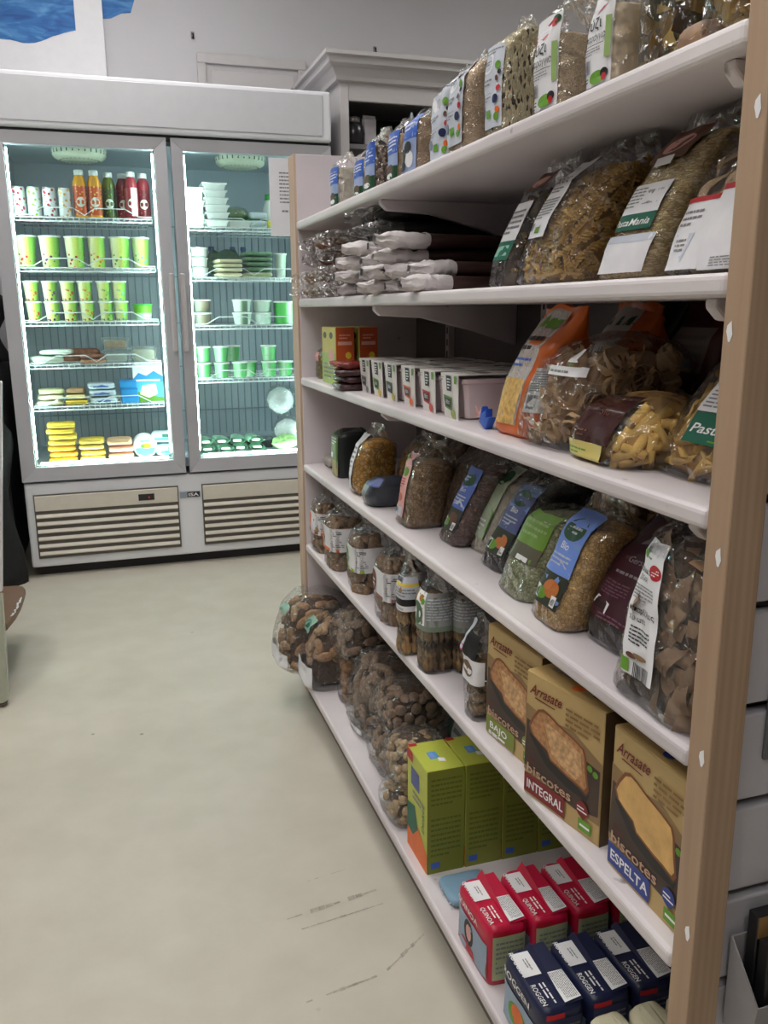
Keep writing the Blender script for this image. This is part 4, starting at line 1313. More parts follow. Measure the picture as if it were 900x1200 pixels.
def fruit_label(berry=NAV):
    its = [('e', .40, .80, .26, .13, WHT), ('e', .40, .80, .20, .10, GLB), ('l', .26, .77, .56, .83, 2, INK), ('l', .1, .89, .96, .97, 2, GRY), ('l', .14, .52, .62, .62, 2, GRY),
           ('r', .06, .42, .66, .425, GRY), ('l', .1, .33, .6, .40, 2, GRY), ('r', .10, .17, .32, .30, mat('ink_slate', (120, 128, 150))), ('r', .42, .12, .62, .22, GRN), ('e', .84, .74, .09, .05, GRN),
           ('e', .80, .34, .11, .055, berry), ('e', .88, .20, .07, .04, ORA), ('e', .84, .12, .08, .05, GRN), ('e', .9, .46, .06, .04, RED), ('e', .84, .58, .05, .035, BRN), ('e', .92, .65, .05, .03, INK)]
    return its
bag('rice_bag', 'bag almost covered by a white fruit print label, beside the brown rice, top shelf', 'bag', (0.053, .216, z), .072, .066, .128, 'brick', .20, BRICE, labels=[(-.98, .03, 1.3, .86, GLB, fruit_label())], roll=4)
bag('rice_bag', 'tall bag of brown rice with a white fruit print label, top shelf', 'bag', (0.049, .128, z), .088, .066, .132, 'brick', .90, BRICE, labels=[(-.96, .10, .60, .92, GLB, fruit_label())], roll=4)
bag('rice_bag', 'big clear bag of pale rice with black grains and a grey blue label, top shelf', 'bag', (0.069, .016, z), .060, .092, .152, 'brick', .90, WILD, labels=[(-.96, .10, .92, .78, GLB, fruit_label())], roll=0)
bag('rice_bag', 'bag of black speckled rice set back behind its bigger twin, top shelf', 'bag', (0.152, -.070, z), .07, .06, .150, 'brick', .88, WILD)
def risotto_label():
    return [('p', [(.06, .74), (.08, .84), (.78, .95), (.92, .90), (.80, .82), (.5, .77)], RED), ('l', .16, .80, .74, .88, 2, WHT), ('e', .86, .93, .12, .05, DGR), ('e', .82, .90, .09, .045, RED),
            ('t', 'Ρύζι', .06, .62, .15, INK, {'bold': .012, 'fit': .62}), ('t', 'Σπαράγγια', .06, .50, .11, INK, {'fit': .78}), ('r', .05, .455, .80, .462, INK),
            ('l', .08, .36, .7, .44, 3, GRY), ('b', .08, .18, .40, .32, INK), ('l', .08, .05, .34, .15, 3, INK), ('e', .64, .12, .24, .07, GRN), ('e', .84, .15, .10, .05, INK), ('e', .84, .11, .06, .04, RED), ('r', .84, .3, .97, .7, mat('ink_leaf', (150, 180, 110)))]
bag('rice_bag', 'bag of pale rice with a white label, red emblem and tall clear peak, top shelf', 'bag', (0.057, -.142, z), .066, .080, .140, 'brick', .60, grain('asparagus_rice', [(240, 214, 180), (246, 224, 192), (230, 202, 168)], 300, stretch=(1, 1, 2), gap=.7), labels=[(-.97, .02, .95, .76, LBL, risotto_label())], roll=2)
bag('rice_bag', 'second asparagus rice bag with red emblem, nearer to the coloured pasta, top shelf', 'bag', (0.055, -.258, z), .054, .072, .124, 'brick', .66, FLOURY, labels=[(-.97, .02, .95, .80, LBL, risotto_label())], roll=2)
bag('pasta_bag', 'clear bag of yellow, green and orange tagliatelle on the top shelf', 'bag', (0.077, -.355, z), .10, .10, .185, 'brick', .85, mat('mix_core', (150, 120, 60), .6),
    pieces=[('pappardelle', PASTA_Y, 14), ('pappardelle', PASTA_G, 9), ('pappardelle', PASTA_R, 9)])
bag('pasta_bag', 'clear bag of yellow pasta nests beside the near post on the top shelf', 'bag', (0.077, -.462, z), .105, .11, .17, 'brick', .85, PASTA_PC, pieces=[('nest', PASTA_Y, 16, {'depth': .014}), ('ribbon', PASTA_Y, 18)])
flatpack('small clear packet lying between the coloured tagliatelle and the pasta nests, top shelf', (.05, -.408, z), .05, .045, .03, mat('small_packet', (150, 118, 90), .5, var=.3), AISLE, None, 'clear_packet', bump_=.003)

# ------------------------------------------------------------------ second shelf
z = SZ[1]
def roll_pack(name, label, y, zz, r, L, m, wrap, x0=.004, group=None, frill=.02, flat=1.0, endc=None, rx=0.0):
    """long food pack lying front to back: a wrapped stick with a gathered or folded end towards the aisle"""
    t = thing(name, label, 'pack', (x0, y, zz), (0, 0, rx), group)
    b = MB()
    def fn(u, v):
        a = u * 2 * PI
        n = 2.6
        k = (abs(math.cos(a)) ** n + abs(math.sin(a)) ** n) ** (-1 / n)
        e = min(1, v * 12, (1 - v) * 12) ** .5
        return Vector((.014 + L * v, r * 1.25 * k * e * math.cos(a), r * flat + r * flat * k * e * math.sin(a)))
    b.grid(fn, 16, 10, closed=True)
    b.build('food_core', m, t)
    w = MB()
    mess = .006 if wrap is WRAPW else .004
    sd = y * 40 + zz * 90
    def fw(u, v):
        a = u * 2 * PI
        n = 2.6
        k = (abs(math.cos(a)) ** n + abs(math.sin(a)) ** n) ** (-1 / n)
        if v < .35:
            q = v / .35
            fl = .35 + .75 * q
            fl2 = fl * (1 + .34 * math.sin(a * 4 + sd) * (1 - q))
            x = -frill + (frill + .012) * q
            hz = (.45 + .6 * q)
        else:
            q = (v - .35) / .65
            fl2, hz, x = 1.08, 1.08, .012 + L * q * (.16 + .12 * ((sd * 7.3) % 1))
        return Vector((x, r * 1.25 * k * fl2 * math.cos(a), r * flat * 1.02 + r * flat * k * hz * math.sin(a) + .004 * noise.noise(Vector((u * 8, v * 9, sd))) + mess * (1 - min(1, v * 1.6)) * noise.noise(Vector((math.cos(a) * 3, v * 7, sd + math.sin(a) * 3)))))
    w.grid(fw, 24, 14, closed=True, smooth=wrap is not WRAPW)
    w.build('wrapper', wrap, t)
    if endc:
        MB().add([(-frill - .001, y2, z2) for y2, z2 in ((-.006, r * flat - .006), (.006, r * flat - .006), (.006, r * flat + .006), (-.006, r * flat + .006))], [(0, 3, 2, 1)]).build('end_mark', endc, t)
    return t
WRAPW = mat('white_wrapper', (206, 200, 201), .35, var=.1, scale=40, bump=.6)
SPAG = wood('spaghetti_tan', (196, 150, 90), (168, 120, 64), 12, 'X')
SPAGB = wood('spaghetti_brown', (134, 84, 52), (104, 62, 40), 12, 'X')
SOBA = wood('spaghetti_dark', (74, 48, 42), (56, 36, 34), 12, 'X')
BLK = wood('spaghetti_black', (30, 27, 28), (22, 20, 22), 12, 'X')
for k, (y, zz) in enumerate(((1.115, 0), (1.105, .034))):
    roll_pack('spaghetti_pack', 'tan spaghetti pack lying by the far post, %s' % ('lower one in crinkled film', 'upper one with bare tan sticks')[k], y, z + zz, .0165, .24, SPAG, FILM2, -.012, 'tan spaghetti packs')
for k, (y, zz) in enumerate(((.985, 0), (.930, 0), (.985, .034), (.932, .036), (.970, .072), (.955, .106))):
    roll_pack('spaghetti_pack', 'brown spaghetti pack in crinkled film, %s of the pile beside tan packs' % ('bottom left', 'bottom right', 'second row left', 'second row right', 'third row', 'topmost')[k],
              y, z + zz, .017, .25, SPAGB, FILM2, -.004 - .012 * (k == 5), 'brown spaghetti packs in a pile', .026, rx=.06 * math.sin(k * 2))
for k, (y, zz) in enumerate(((.850, 0), (.795, 0), (.850, .036), (.800, .037), (.832, .074), (.825, .110))):
    roll_pack('spaghetti_pack', 'dull brown pack in gathered film, %s of the pile near white packs' % ('bottom left', 'bottom right', 'second row left', 'second row right', 'third row', 'topmost')[k],
              y, z + zz, .018, .25, mat('brown_food', (110, 86, 66), .6, var=.3, scale=60), FILM2, .004, 'gathered film packs', .034, rx=.05 * math.sin(k * 3))
cols = (.700, .625, .550, .475, .400, .325, .250)
k = 0
for r_ in range(4):
    for c_ in range(len(cols) - (r_ + 1) // 2 - (1 if r_ > 1 else 0)):
        y = cols[c_ + r_ // 3] - .020 * (r_ % 2) + .006 * math.sin(k * 2.3)
        roll_pack('noodle_pack', 'white ended noodle pack, %s from the far side in the %s row of its pile' % (['first', 'second', 'third', 'fourth', 'fifth', 'sixth', 'seventh'][c_], ['bottom', 'second', 'third', 'top'][r_]),
                  y, z + .0262 * r_, .0195, .27, SOBA, WRAPW, .010 + .022 * math.sin(k * 1.7), 'white ended noodle packs on the second shelf', .024, .68, INK if k % 3 == 1 else None, rx=.16 * math.sin(k * 1.3))
        k += 1
for k, (y, zz) in enumerate(((.690, .110), (.615, .110), (.535, .110), (.575, .142), (.655, .142))):
    roll_pack('noodle_pack', 'black noodle pack %s on top of the white ended pile' % ('at the far side', 'in the middle', 'at the near side', 'laid highest at the near side', 'laid highest at the far side')[k], y, z + zz, .020, .26, BLK, FILM, .012, 'black noodle packs', .022, .72)
def pasta_label(word=True):
    its = [('r', 0, 0, 1, .36, TEA), ('r', 0, .36, 1, 1, LBL), ('b', .55, .55, .9, .85, INK), ('l', .08, .5, .5, .95, 6, GRY)]
    if word:
        its += [('t', 'PastaMania', .05, .10, .22, WHT, {'shear': .2, 'bold': .012, 'fit': .88})]
    return its
LF = 15
bag('pasta_bag', 'leaning clear bag of dark mixed pasta with a green banded label, beside the noodle packs', 'bag', (.075, .040, z), .085, .075, .175, 'pillow', .74, mat('mixed_core', (96, 74, 46), .7),
    roll=22, lean=14, labels=[(-.95, .22, .5, .66, LBL, [('r', 0, 0, 1, .34, TEA), ('r', .15, .08, .85, .26, mat('ink_mint', (150, 200, 180))), ('l', .1, .45, .9, .9, 5, GRY)]), (-.95, .74, .6, .88, BRN, [('e', .5, .5, .3, .3, PNK)])],
    pieces=[('fusilli', PASTA, 14), ('fusilli', PASTA_G, 14), ('fusilli', mat('pasta_brown', (96, 62, 44), .5), 12)])
bag('pasta_bag', 'large clear bag of golden fusilli with a long white label on the second shelf', 'bag', (.085, -.092, z), .150, .115, .180, 'pillow', .76, PASTA_C, roll=20, lean=14, amp=.002,
    labels=[(-.92, .34, -.05, .86, LBL, [('l', .12, .86, .9, .96, 2, GRY), ('t', 'βίδες', .15, .70, .13, INK, {'fit': .7}), ('l', .3, .58, .8, .66, 2, GRY), ('l', .12, .25, .9, .52, 7, GRY), ('r', .18, .10, .36, .2, GRY), ('r', .5, .06, .74, .14, GRN)])],
    pieces=[('fusilli', PASTA, 150, {'p0': -1.3, 'p1': 3.0, 'depth': .006})])
bag('pasta_bag', 'leaning bag of short pale noodles with a white and green label, second shelf', 'bag', (.082, -.272, z), .105, .085, .180, 'pillow', .80, grain('short_noodles', [(206, 182, 124), (190, 160, 100), (222, 200, 150)], 120, gap=.6, stretch=(1, 1, 3)), roll=22, lean=14,
    labels=[(-.95, .30, .55, .56, LBL, pasta_label()), (-.95, .05, .9, .27, LBL, [('r', 0, .8, 1, 1, GLB)]), (-.9, .68, .5, .86, BRN, [('e', .5, .5, .3, .3, PNK), ('r', .3, -.15, .75, .12, WHT)])])
bag('pasta_bag', 'big bag of pale wide ribbons with a white and red base, by the near post', 'bag', (.095, -.425, z), .165, .125, .190, 'pillow', .58, FLOURY, roll=10, lean=20,
    labels=[(-.97, .04, -.1, .40, LBL, [('r', 0, .93, 1, 1, RED), ('l', .2, .6, .75, .85, 3, GRY), ('p', [(.25, .5), (.75, .5), (.6, .1)], GLB), ('l', .35, .25, .6, .45, 3, GRY)]),
            (-.1, .03, .98, .44, LBL, [('r', 0, .93, 1, 1, RED), ('r', .92, 0, 1, .93, RED), ('l', .2, .03, .8, .16, 4, GRY)]),
            (-.95, .93, .95, .96, RED, None)],
    pieces=[('pappardelle', PASTA_P, 26, {'v0': .36, 'v1': .62})])

# ------------------------------------------------------------------ third shelf
z = SZ[2]
bag('herb_bag', 'small clear bag tied with a pink band, far end of the third shelf', 'bag', (.060, 1.105, z), .060, .055, .105, 'tied', .55, grain('herb_mix', [(150, 140, 70), (190, 176, 96), (110, 100, 56)], 160), labels=[(-.8, .45, .8, .66, PNK, None)])
YG = mat('box_yellow_green', (206, 196, 96), .45)
ORB = mat('box_orange', (190, 84, 40), .45)
for k, x in enumerate((.046, .104)):
    carton('tea_box', ('orange and yellow carton at the front of the far corner, third shelf', 'orange and yellow carton standing just behind its twin, third shelf')[k], 'carton', (x, .937 - .002 * k, z), .132, .046, .136, YG,
           {'near': [('r', 0, 0, 1, 1, ORB), ('r', .12, .70, .88, .76, PNK), ('l', .2, .80, .8, .90, 2, PNK), ('e', .68, .52, .16, .06, YEL), ('r', 0, 0, .03, 1, YEL)],
            'front': [('r', 0, 0, 1, .55, mat('ink_lime', (170, 200, 110))), ('e', .24, .86, .12, .06, mat('ink_olive', (90, 96, 60))), ('e', .70, .86, .12, .06, mat('ink_olive')), ('l', .15, .1, .85, .4, 4, GRY), ('e', .7, .5, .2, .12, PNK)]}, group='orange cartons')
for k in range(4):
    flatpack('dark red foil pack, %s of the small pile before the orange cartons' % ('lowest', 'second', 'third', 'topmost')[k], (.046 + .006 * math.sin(k * 2), .765 + .012 * math.sin(k * 3), z + .016 * k), .105, .10, .0165,
             mat('foil_dark', (70, 44, 46), .25, var=.5, scale=60) if k < 3 else mat('foil_red', (130, 50, 44), .25, var=.4, scale=50), .2 * math.sin(k * 2.4), 'dark foil packs', 'foil_pack', FILM, bump_=.004)
CUPW = mat('pot_pinkish', (206, 190, 192), .5, var=.03)
def sleeve_pot(label, x, y, patch, dot, turned=False):
    t = thing('sleeved_pot', label, 'carton', (x, y, z), (0, 0, AISLE), 'white sleeved pots on the third shelf')
    b = MB()
    w, d, h = .074, .100, .074
    b.add([(-w / 2 + .004, -d / 2, 0), (w / 2 - .012, -d / 2, 0), (w / 2, -d / 2 - .006, h), (-w / 2, -d / 2 - .006, h), (-w / 2, d / 2, h), (w / 2, d / 2, h), (-w / 2 + .004, d / 2, 0), (w / 2 - .012, d / 2, 0)],
          [(0, 1, 2, 3), (3, 2, 5, 4), (4, 5, 7, 6)])
    o = b.build('card_sleeve', mat('sleeve_card', (222, 218, 214), .5, var=.02), t)
    sm = o.modifiers.new('card', 'SOLIDIFY')
    sm.thickness = .0012
    c = MB()
    def ring(k, zz, r=.38):
        return [(w * k * sx_, d * k * sy_, zz) for sx_, sy_ in ((-r, -.46), (r, -.46), (.46, -r), (.46, r), (r, .46), (-r, .46), (-.46, r), (-.46, -r))]
    c.add(ring(.78, .002) + ring(.93, .058) + ring(.99, .059) + ring(.99, .066) + ring(.90, .067), [tuple(range(7, -1, -1))] + [(8 * j + i, 8 * j + (i + 1) % 8, 8 * j + 8 + (i + 1) % 8, 8 * j + 8 + i) for j in range(4) for i in range(8)] + [tuple(32 + i for i in range(8))])
    c.build('pot', CUPW, t, .003)
    def S(fx, fy, o):
        xl, xr = -w / 2 + .004 - .004 * fy, w / 2 - .012 + .012 * fy
        return (xl + (xr - xl) * fx, -d / 2 - .006 * fy - .0008 - o, h * fy)
    prints('front_print', t, S, [('r', .33, .62, .62, .96, INK), ('l', .38, .66, .58, .92, 4, WHT), ('p', [(.10, .52), (.66, .48), (.60, .18), (.16, .24)], patch), ('p', [(.16, .46), (.58, .43), (.54, .24), (.2, .28)], INK),
                                 ('t', 'Νόα', .24, .32, .14, WHT, {'shear': .2, 'fit': .26}), ('e', .72, .12, .15, .10, dot), ('r', .82, .80, .95, .97, GRN), ('l', .03, .84, .2, .94, 2, GRY)], w, h)
    S2 = lambda fx, fy, o: (-w / 2 + w * fx, -d / 2 + d * fy, h + .0008 + o)
    prints('top_print', t, S2, [('r', .2, .40, .8, .62, GRY), ('r', .35, .78, .62, .9, WHT), ('l', .1, .1, .9, .3, 3, GRY)], w, d)
cols_ = [(.665, GRY, GRY), (.577, GRN, YEL), (.487, DGR, mat('ink_mustard', (190, 180, 70))), (.382, mat('ink_rust', (200, 90, 50)), ORA), (.279, RED, mat('ink_coral', (206, 90, 80))), (.177, mat('ink_moss', (90, 130, 60)), mat('ink_sage', (150, 170, 90)))]
nm = ['white sleeved pot with a plain side, nearest the foil packs, front row', 'white sleeved pot with a small green patch, front row', 'white sleeved pot with a teal green patch and yellow dot, front row',
      'white sleeved pot with an orange patch and dot, front row', 'white sleeved pot with a red patch and dot, front row', 'white sleeved pot with a moss green patch, next to the orange pasta bag']
for (y, p_, d_), l_ in zip(cols_, nm):
    sleeve_pot(l_, .088, y, p_, d_)
for k, y in enumerate((.60, .50, .395, .29, .185)):
    sleeve_pot('white sleeved pot in the back row, %s counted from the foil packs' % ['first', 'second', 'third', 'fourth', 'fifth'][k], .198, y, GRY, GRY)
OBAG = mat('orange_bag', (214, 104, 34), .3, var=.08)
def orange_bag(label, x, y, h, roll, lean, front):
    P_ = [(-.97, .10, .35, .97, film('frosted_film', tint=(236, 230, 220), haze=.55, rough=.2, lo=.05, hi=.5) if front else mat('bag_pale', (206, 196, 190), .4),
           [('r', .1, .86, .9, .97, GRN), ('l', .15, .66, .9, .82, 2, INK), ('l', .2, .52, .85, .62, 2, BLU), ('r', .05, 0, .95, .42, mat('pasta_window', (206, 166, 92), .5, var=.35, scale=120))] if front else [('r', .1, .84, .9, .97, DGR), ('l', .2, .5, .8, .7, 2, GRY)]),
          (.62, .22, 1.6, .56, LBL, [('b', .08, .08, .55, .4, INK), ('l', .08, .48, .92, .95, 9, GRY)] if front else [])]
    return bag('pasta_bag', label, 'bag', (x, y, z), .110, .075, h, 'pillow', .85, None, roll=roll, lean=lean, solid=OBAG, labels=P_, amp=.004, group=None)
orange_bag('bright orange pasta bag with a clear window and barcode, third shelf', .065, -.035, .178, 16, 10, True)
orange_bag('orange pasta bag with a dull pale front, leaning behind the bright orange one', .185, -.06, .185, 10, 6, False)
t = thing('blue_clip', 'bright blue plastic clip with a pink tail, at the foot of the orange bag', 'clip', (.040, .052, z + .002), (0, .5, AISLE))
cl = MB()
cl.add([(-.012, -.006, .0), (.014, -.006, .004), (.018, -.006, .030), (.006, -.006, .022), (.0, -.006, .034), (-.008, -.006, .020), (-.016, -.006, .028),
        (-.012, .006, .0), (.014, .006, .004), (.018, .006, .030), (.006, .006, .022), (.0, .006, .034), (-.008, .006, .020), (-.016, .006, .028)],
       [(0, 1, 2, 3, 4, 5, 6), (13, 12, 11, 10, 9, 8, 7)] + [(i, i + 7, (i + 1) % 7 + 7, (i + 1) % 7) for i in range(7)])
cl.build('clip_body', mat('clip_blue', (30, 80, 180), .35), t, .002)
MB().grid(lambda u, v: Vector((-.014 - .022 * v, -.006 + .012 * u, .004 + .012 * v * math.sin(u * 6 + 1) + .006 * (1 - v))), 6, 4).build('pink_tail', PNK, t)
bag('pasta_bag', 'bag of pale tagliatelle nests with a white seam, in front of the orange bags', 'bag', (.110, -.135, z), .165, .19, .145, 'low', .80, PASTA_PC, roll=16, lean=8, amp=.005,
    labels=[(-.2, .66, .9, .74, LBL, [('l', .05, .2, .95, .8, 1, GRY)]), (.3, .78, .6, .88, WHT, None)], pieces=[('nest', PASTA_P, 20, {'depth': .016}), ('ribbon', PASTA_P, 34, {'depth': .006})])
bag('pasta_bag', 'brown and yellow bag of rigatoni lying on the third shelf beside the penne', 'bag', (.085, -.272, z), .150, .13, .082, 'low', .92, PASTA_C, roll=10, lean=14, amp=.004,
    labels=[(-.9, .30, .45, .95, mat('bag_brown_gloss', (62, 32, 30), .18), [('t', 'bio', .55, .62, .2, BRN, {'fit': .2}), ('l', .1, .1, .5, .3, 2, BRN)]), (-1.0, .02, .35, .30, mat('bag_yellow', (206, 190, 110), .35), [('l', .1, .3, .7, .7, 2, GRN)])],
    pieces=[('rigatoni', PASTA, 30, {'p0': .1, 'p1': 2.3, 'v0': .08, 'v1': .75, 'depth': .007})])
bag('pasta_bag', 'bag of penne with a green and white label, at the near post, third shelf', 'bag', (.110, -.412, z), .175, .12, .160, 'pillow', .82, PASTA_C, roll=18, lean=18, amp=.0018,
    labels=[(-.45, .26, .85, .46, TEA, [('t', 'PastaMania', .05, .34, .42, WHT, {'shear': .2, 'bold': .014, 'fit': .92}), ('l', .35, .08, .8, .2, 1, GRN)]), (-.45, .465, .85, .70, LBL, [('l', .05, .1, .7, .6, 5, GRY), ('t', 'bio', .55, .62, .42, mat('ink_tan', (190, 150, 110)), {'shear': .2, 'bold': .01, 'fit': .36})])],
    pieces=[('penne', PASTA, 70, {'p0': -1.3, 'p1': 2.0, 'depth': .005})])
for k, (x, y, h, m, lab) in enumerate(((.25, -.17, .19, mat('bag_dark_red', (84, 30, 30), .4), 'dark red bag at the back of the third shelf, behind the tagliatelle nests'),
                                       (.25, -.06, .20, mat('bag_dark_green', (36, 52, 40), .4), 'dark green bag at the back of the third shelf behind the orange bag'),
                                       (.24, -.29, .17, mat('bag_grey_brown', (78, 66, 62), .4), 'grey brown bag at the back of the third shelf behind the rigatoni'),
                                       (.25, -.41, .15, mat('bag_black', (34, 32, 34), .4), 'black bag in the back corner of the third shelf behind the penne'))):
    bag('pasta_bag', lab, 'bag', (x, y, z), .11, .08, h, 'pillow', .85, None, roll=8, solid=m, labels=[(-.8, .5, .7, .8, mat('label_dim', (150, 140, 138), .5), [('l', .1, .1, .9, .9, 4, GRY)])])

# ------------------------------------------------------------------ fourth shelf
z = SZ[3]
flatpack('small crumpled clear packet at the far end of the fourth shelf', (.075, 1.085, z), .07, .06, .035, mat('packet_pale', (170, 164, 156), .5, var=.2), AISLE, None, 'clear_packet', FILM2, 'packet', .005)
GF = mat('bag_dark', (30, 34, 36), .35)
bag('grain_bag', 'dark bag with a bright green front edge, farthest upright bag on the fourth shelf', 'bag', (.085, .955, z), .080, .10, .118, 'square', .9, None, solid=GF, labels=[(-.98, .04, .8, .97, mat('bag_green_edge', (96, 130, 70), .4), [('r', .0, 0, 1, .35, mat('ink_straw', (170, 160, 110))), ('r', .2, .4, .5, .52, WHT), ('l', .1, .7, .9, .9, 3, WHT)])])
def pulse_label(top=SKY, food=BRN, extra=True):
    its = [('r', 0, .36, 1, 1, top), ('r', 0, 0, 1, .36, mat('ink_picture_dark', (40, 46, 30))), ('p', [(0, .36), (0, .5), (.35, .42), (.6, .5), (1, .4), (1, .36)], GLB), ('e', .5, .82, .36, .11, DGR), ('l', .28, .78, .74, .87, 2, GLB),
           ('t', 'Bio', .34, .62, .10, WHT, {'bold': .01, 'fit': .30}), ('l', .2, .44, .84, .58, 3, GLB), ('e', .62, .2, .26, .10, food), ('e', .35, .12, .18, .07, GRN), ('r', .05, .05, .28, .19, WHT), ('b', .07, .07, .26, .15, INK), ('r', .74, .03, .92, .15, WHT), ('b', .76, .05, .9, .12, INK)]
    return its
bag('pulse_bag', 'bag of yellow peas with a white and green label edge, on the fourth shelf', 'bag', (.062, .735, z), .085, .10, .165, 'pillow', .76, CHICK, roll=14, lean=4,
    labels=[(-1.25, .08, .15, .86, LBL, [('r', 0, 0, .3, 1, GRN), ('e', .2, .55, .2, .1, SKY), ('l', .4, .3, .9, .8, 6, GRY), ('e', .7, .2, .12, .05, INK)])])
bag('pulse_bag', 'clear bag of duller brown peas, right behind the yellow peas on the fourth shelf', 'bag', (.150, .650, z), .09, .10, .150, 'pillow', .80, CHICK2, roll=8, lean=6)
bag('pulse_bag', 'dark blue grey bag lying low in front of the brown peas, fourth shelf', 'bag', (.062, .610, z), .085, .10, .068, 'low', .8, None, roll=24, solid=mat('bag_blue_grey', (52, 56, 66), .3, var=.3, scale=20), labels=[(-.95, .1, .2, .7, mat('bag_silver', (130, 132, 136), .3), [('l', .1, .2, .9, .8, 2, GRY)]), (-.2, .72, 1.2, .95, mat('label_slate_blue', (86, 98, 150), .4), None)])
bag('pulse_bag', 'clear bag of brown lentils with a pink label and green emblem, fourth shelf', 'bag', (.068, .415, z), .094, .085, .178, 'brick', .72, LENT, roll=15, lean=5,
    labels=[(-1.0, .10, .18, .84, PNK, [('r', 0, .80, 1, 1, GLB), ('e', .4, .9, .3, .06, GRN), ('e', .6, .70, .26, .07, GRN), ('l', .1, .46, .8, .62, 4, RED), ('e', .5, .30, .3, .07, mat('ink_salmon', (190, 110, 90))), ('r', .06, .02, .9, .16, GLB), ('b', .1, .04, .6, .14, NAV)])])
bag('pulse_bag', 'clear bag of dark lentils without a front label, behind the pink labelled lentils', 'bag', (.135, .345, z), .09, .085, .178, 'brick', .70, LENT2, roll=15, lean=8)
bag('pulse_bag', 'leaning clear bag of dark red beans with a blue label, fourth shelf', 'bag', (.098, .262, z), .092, .080, .192, 'brick', .74, KIDN, roll=27, lean=12, labels=[(-.98, .14, .50, .78, SKY, pulse_label(mat('ink_mid_blue', (84, 108, 190))))])
bag('pulse_bag', 'pale green labelled bag tucked behind the black beans, fourth shelf', 'bag', (.125, .195, z), .085, .075, .172, 'brick', .76, mat('pale_beans', (206, 200, 184), .6, var=.2, scale=120), roll=26, lean=10, labels=[(-.97, .16, .4, .92, mat('label_pale_green', (170, 186, 160), .45), [('e', .5, .86, .3, .09, DGR), ('p', [(0, 0), (0, .4), (.5, .5), (1, .4), (1, 0)], GRN), ('l', .2, .1, .8, .3, 3, WHT)])])
bag('pulse_bag', 'leaning clear bag of black beans with a muted blue label, fourth shelf', 'bag', (.108, .088, z), .098, .085, .185, 'brick', .76, BLACKB, roll=28, lean=12, labels=[(-.85, .16, .62, .82, SKY, pulse_label(mat('ink_dusk_blue', (88, 98, 150)), mat('ink_amber', (190, 110, 50))))])
bag('pulse_bag', 'clear bag of green split peas with a green label, behind the golden peas', 'bag', (.082, -.040, z), .105, .090, .142, 'square', .88, GPEA, roll=24, lean=10,
    labels=[(-.98, .42, .8, .96, mat('label_leaf_green', (110, 150, 56), .4), [('r', 0, 0, 1, .34, mat('ink_picture_grey', (90, 86, 70))), ('r', .4, .02, .75, .12, WHT), ('l', .2, .5, .9, .9, 3, mat('ink_leaf'))])])
bag('pulse_bag', 'clear bag of golden yellow peas with a bright blue label, fourth shelf', 'bag', (.066, -.165, z), .098, .078, .182, 'brick', .76, YPEA, roll=17, lean=11, amp=.003, labels=[(-.93, .15, .52, .88, SKY, pulse_label(mat('ink_bright_blue', (112, 146, 226)), mat('ink_amber')))])
bag('pasta_bag', 'dark burgundy pasta bag with pale lettering and a torn barcode sticker, fourth shelf', 'bag', (.100, -.268, z), .125, .10, .172, 'pillow', .80, DARKF, roll=14, lean=14, amp=.003,
    labels=[(-.95, .22, .95, .94, mat('bag_burgundy', (66, 26, 40), .3), [('p', [(.28, .78), (.40, .95), (.75, 1.0), (.55, .93), (.42, .80)], mat('ink_greyish', (150, 140, 146))), ('e', .72, .84, .14, .10, mat('ink_greyish')), ('e', .74, .82, .08, .06, mat('bag_burgundy')),
             ('t', 'Gerstl B', .34, .62, .09, mat('ink_greyish'), {'shear': .4, 'fit': .36}), ('l', .25, .48, .8, .54, 1, mat('ink_greyish')), ('l', .08, .26, .6, .42, 5, mat('ink_mauve', (120, 80, 96))), ('p', [(.06, .12), (.16, .22), (.42, .18), (.40, .06)], WHT), ('b', .16, .10, .36, .17, INK), ('l', .3, .0, .9, .08, 2, mat('ink_mauve'))])])
bag('pasta_bag', 'big bag of brown spelt ribbons with a long white label and red seal', 'bag', (.062, -.430, z), .160, .115, .192, 'square', .88, SPELTC, roll=7, lean=7, amp=.005,
    labels=[(-.80, .16, -.08, .92, LBL, [('e', .30, .90, .12, .035, GRN), ('l', .44, .87, .7, .90, 1, GRY), ('e', .80, .80, .19, .055, RED), ('l', .68, .77, .92, .83, 3, WHT), ('t', 'ΔΙΚΟΚΚΟ', .16, .765, .05, INK, {'fit': .5}), ('t', 'ΣΙΤΑΡΙ', .22, .705, .05, INK, {'fit': .38}),
             ('l', .12, .56, .84, .68, 5, GRY), ('t', 'παπαρδέλες', .10, .47, .06, INK, {'bold': .014, 'fit': .82}), ('t', 'Χυλωτά', .12, .40, .055, INK, {'bold': .012, 'fit': .5}), ('l', .2, .24, .85, .37, 5, INK), ('e', .35, .15, .16, .02, BRN), ('e', .62, .17, .2, .022, mat('ink_wheat', (140, 110, 80))), ('r', .04, .02, .30, .12, GRN), ('b', .42, 0, .92, .11, INK)], -.42)],
    pieces=[('pappardelle', SPELT, 44, {'p0': -1.5, 'p1': 1.8, 'depth': .006})])
bag('pasta_bag', 'block shaped bag of pale pasta tubes on a dark bag, back of the fourth shelf', 'bag', (.190, -.108, z + .091), .095, .095, .060, 'square', .92, PASTA_PC, pieces=[('rigatoni', PASTA_P, 14, {'depth': .007})])
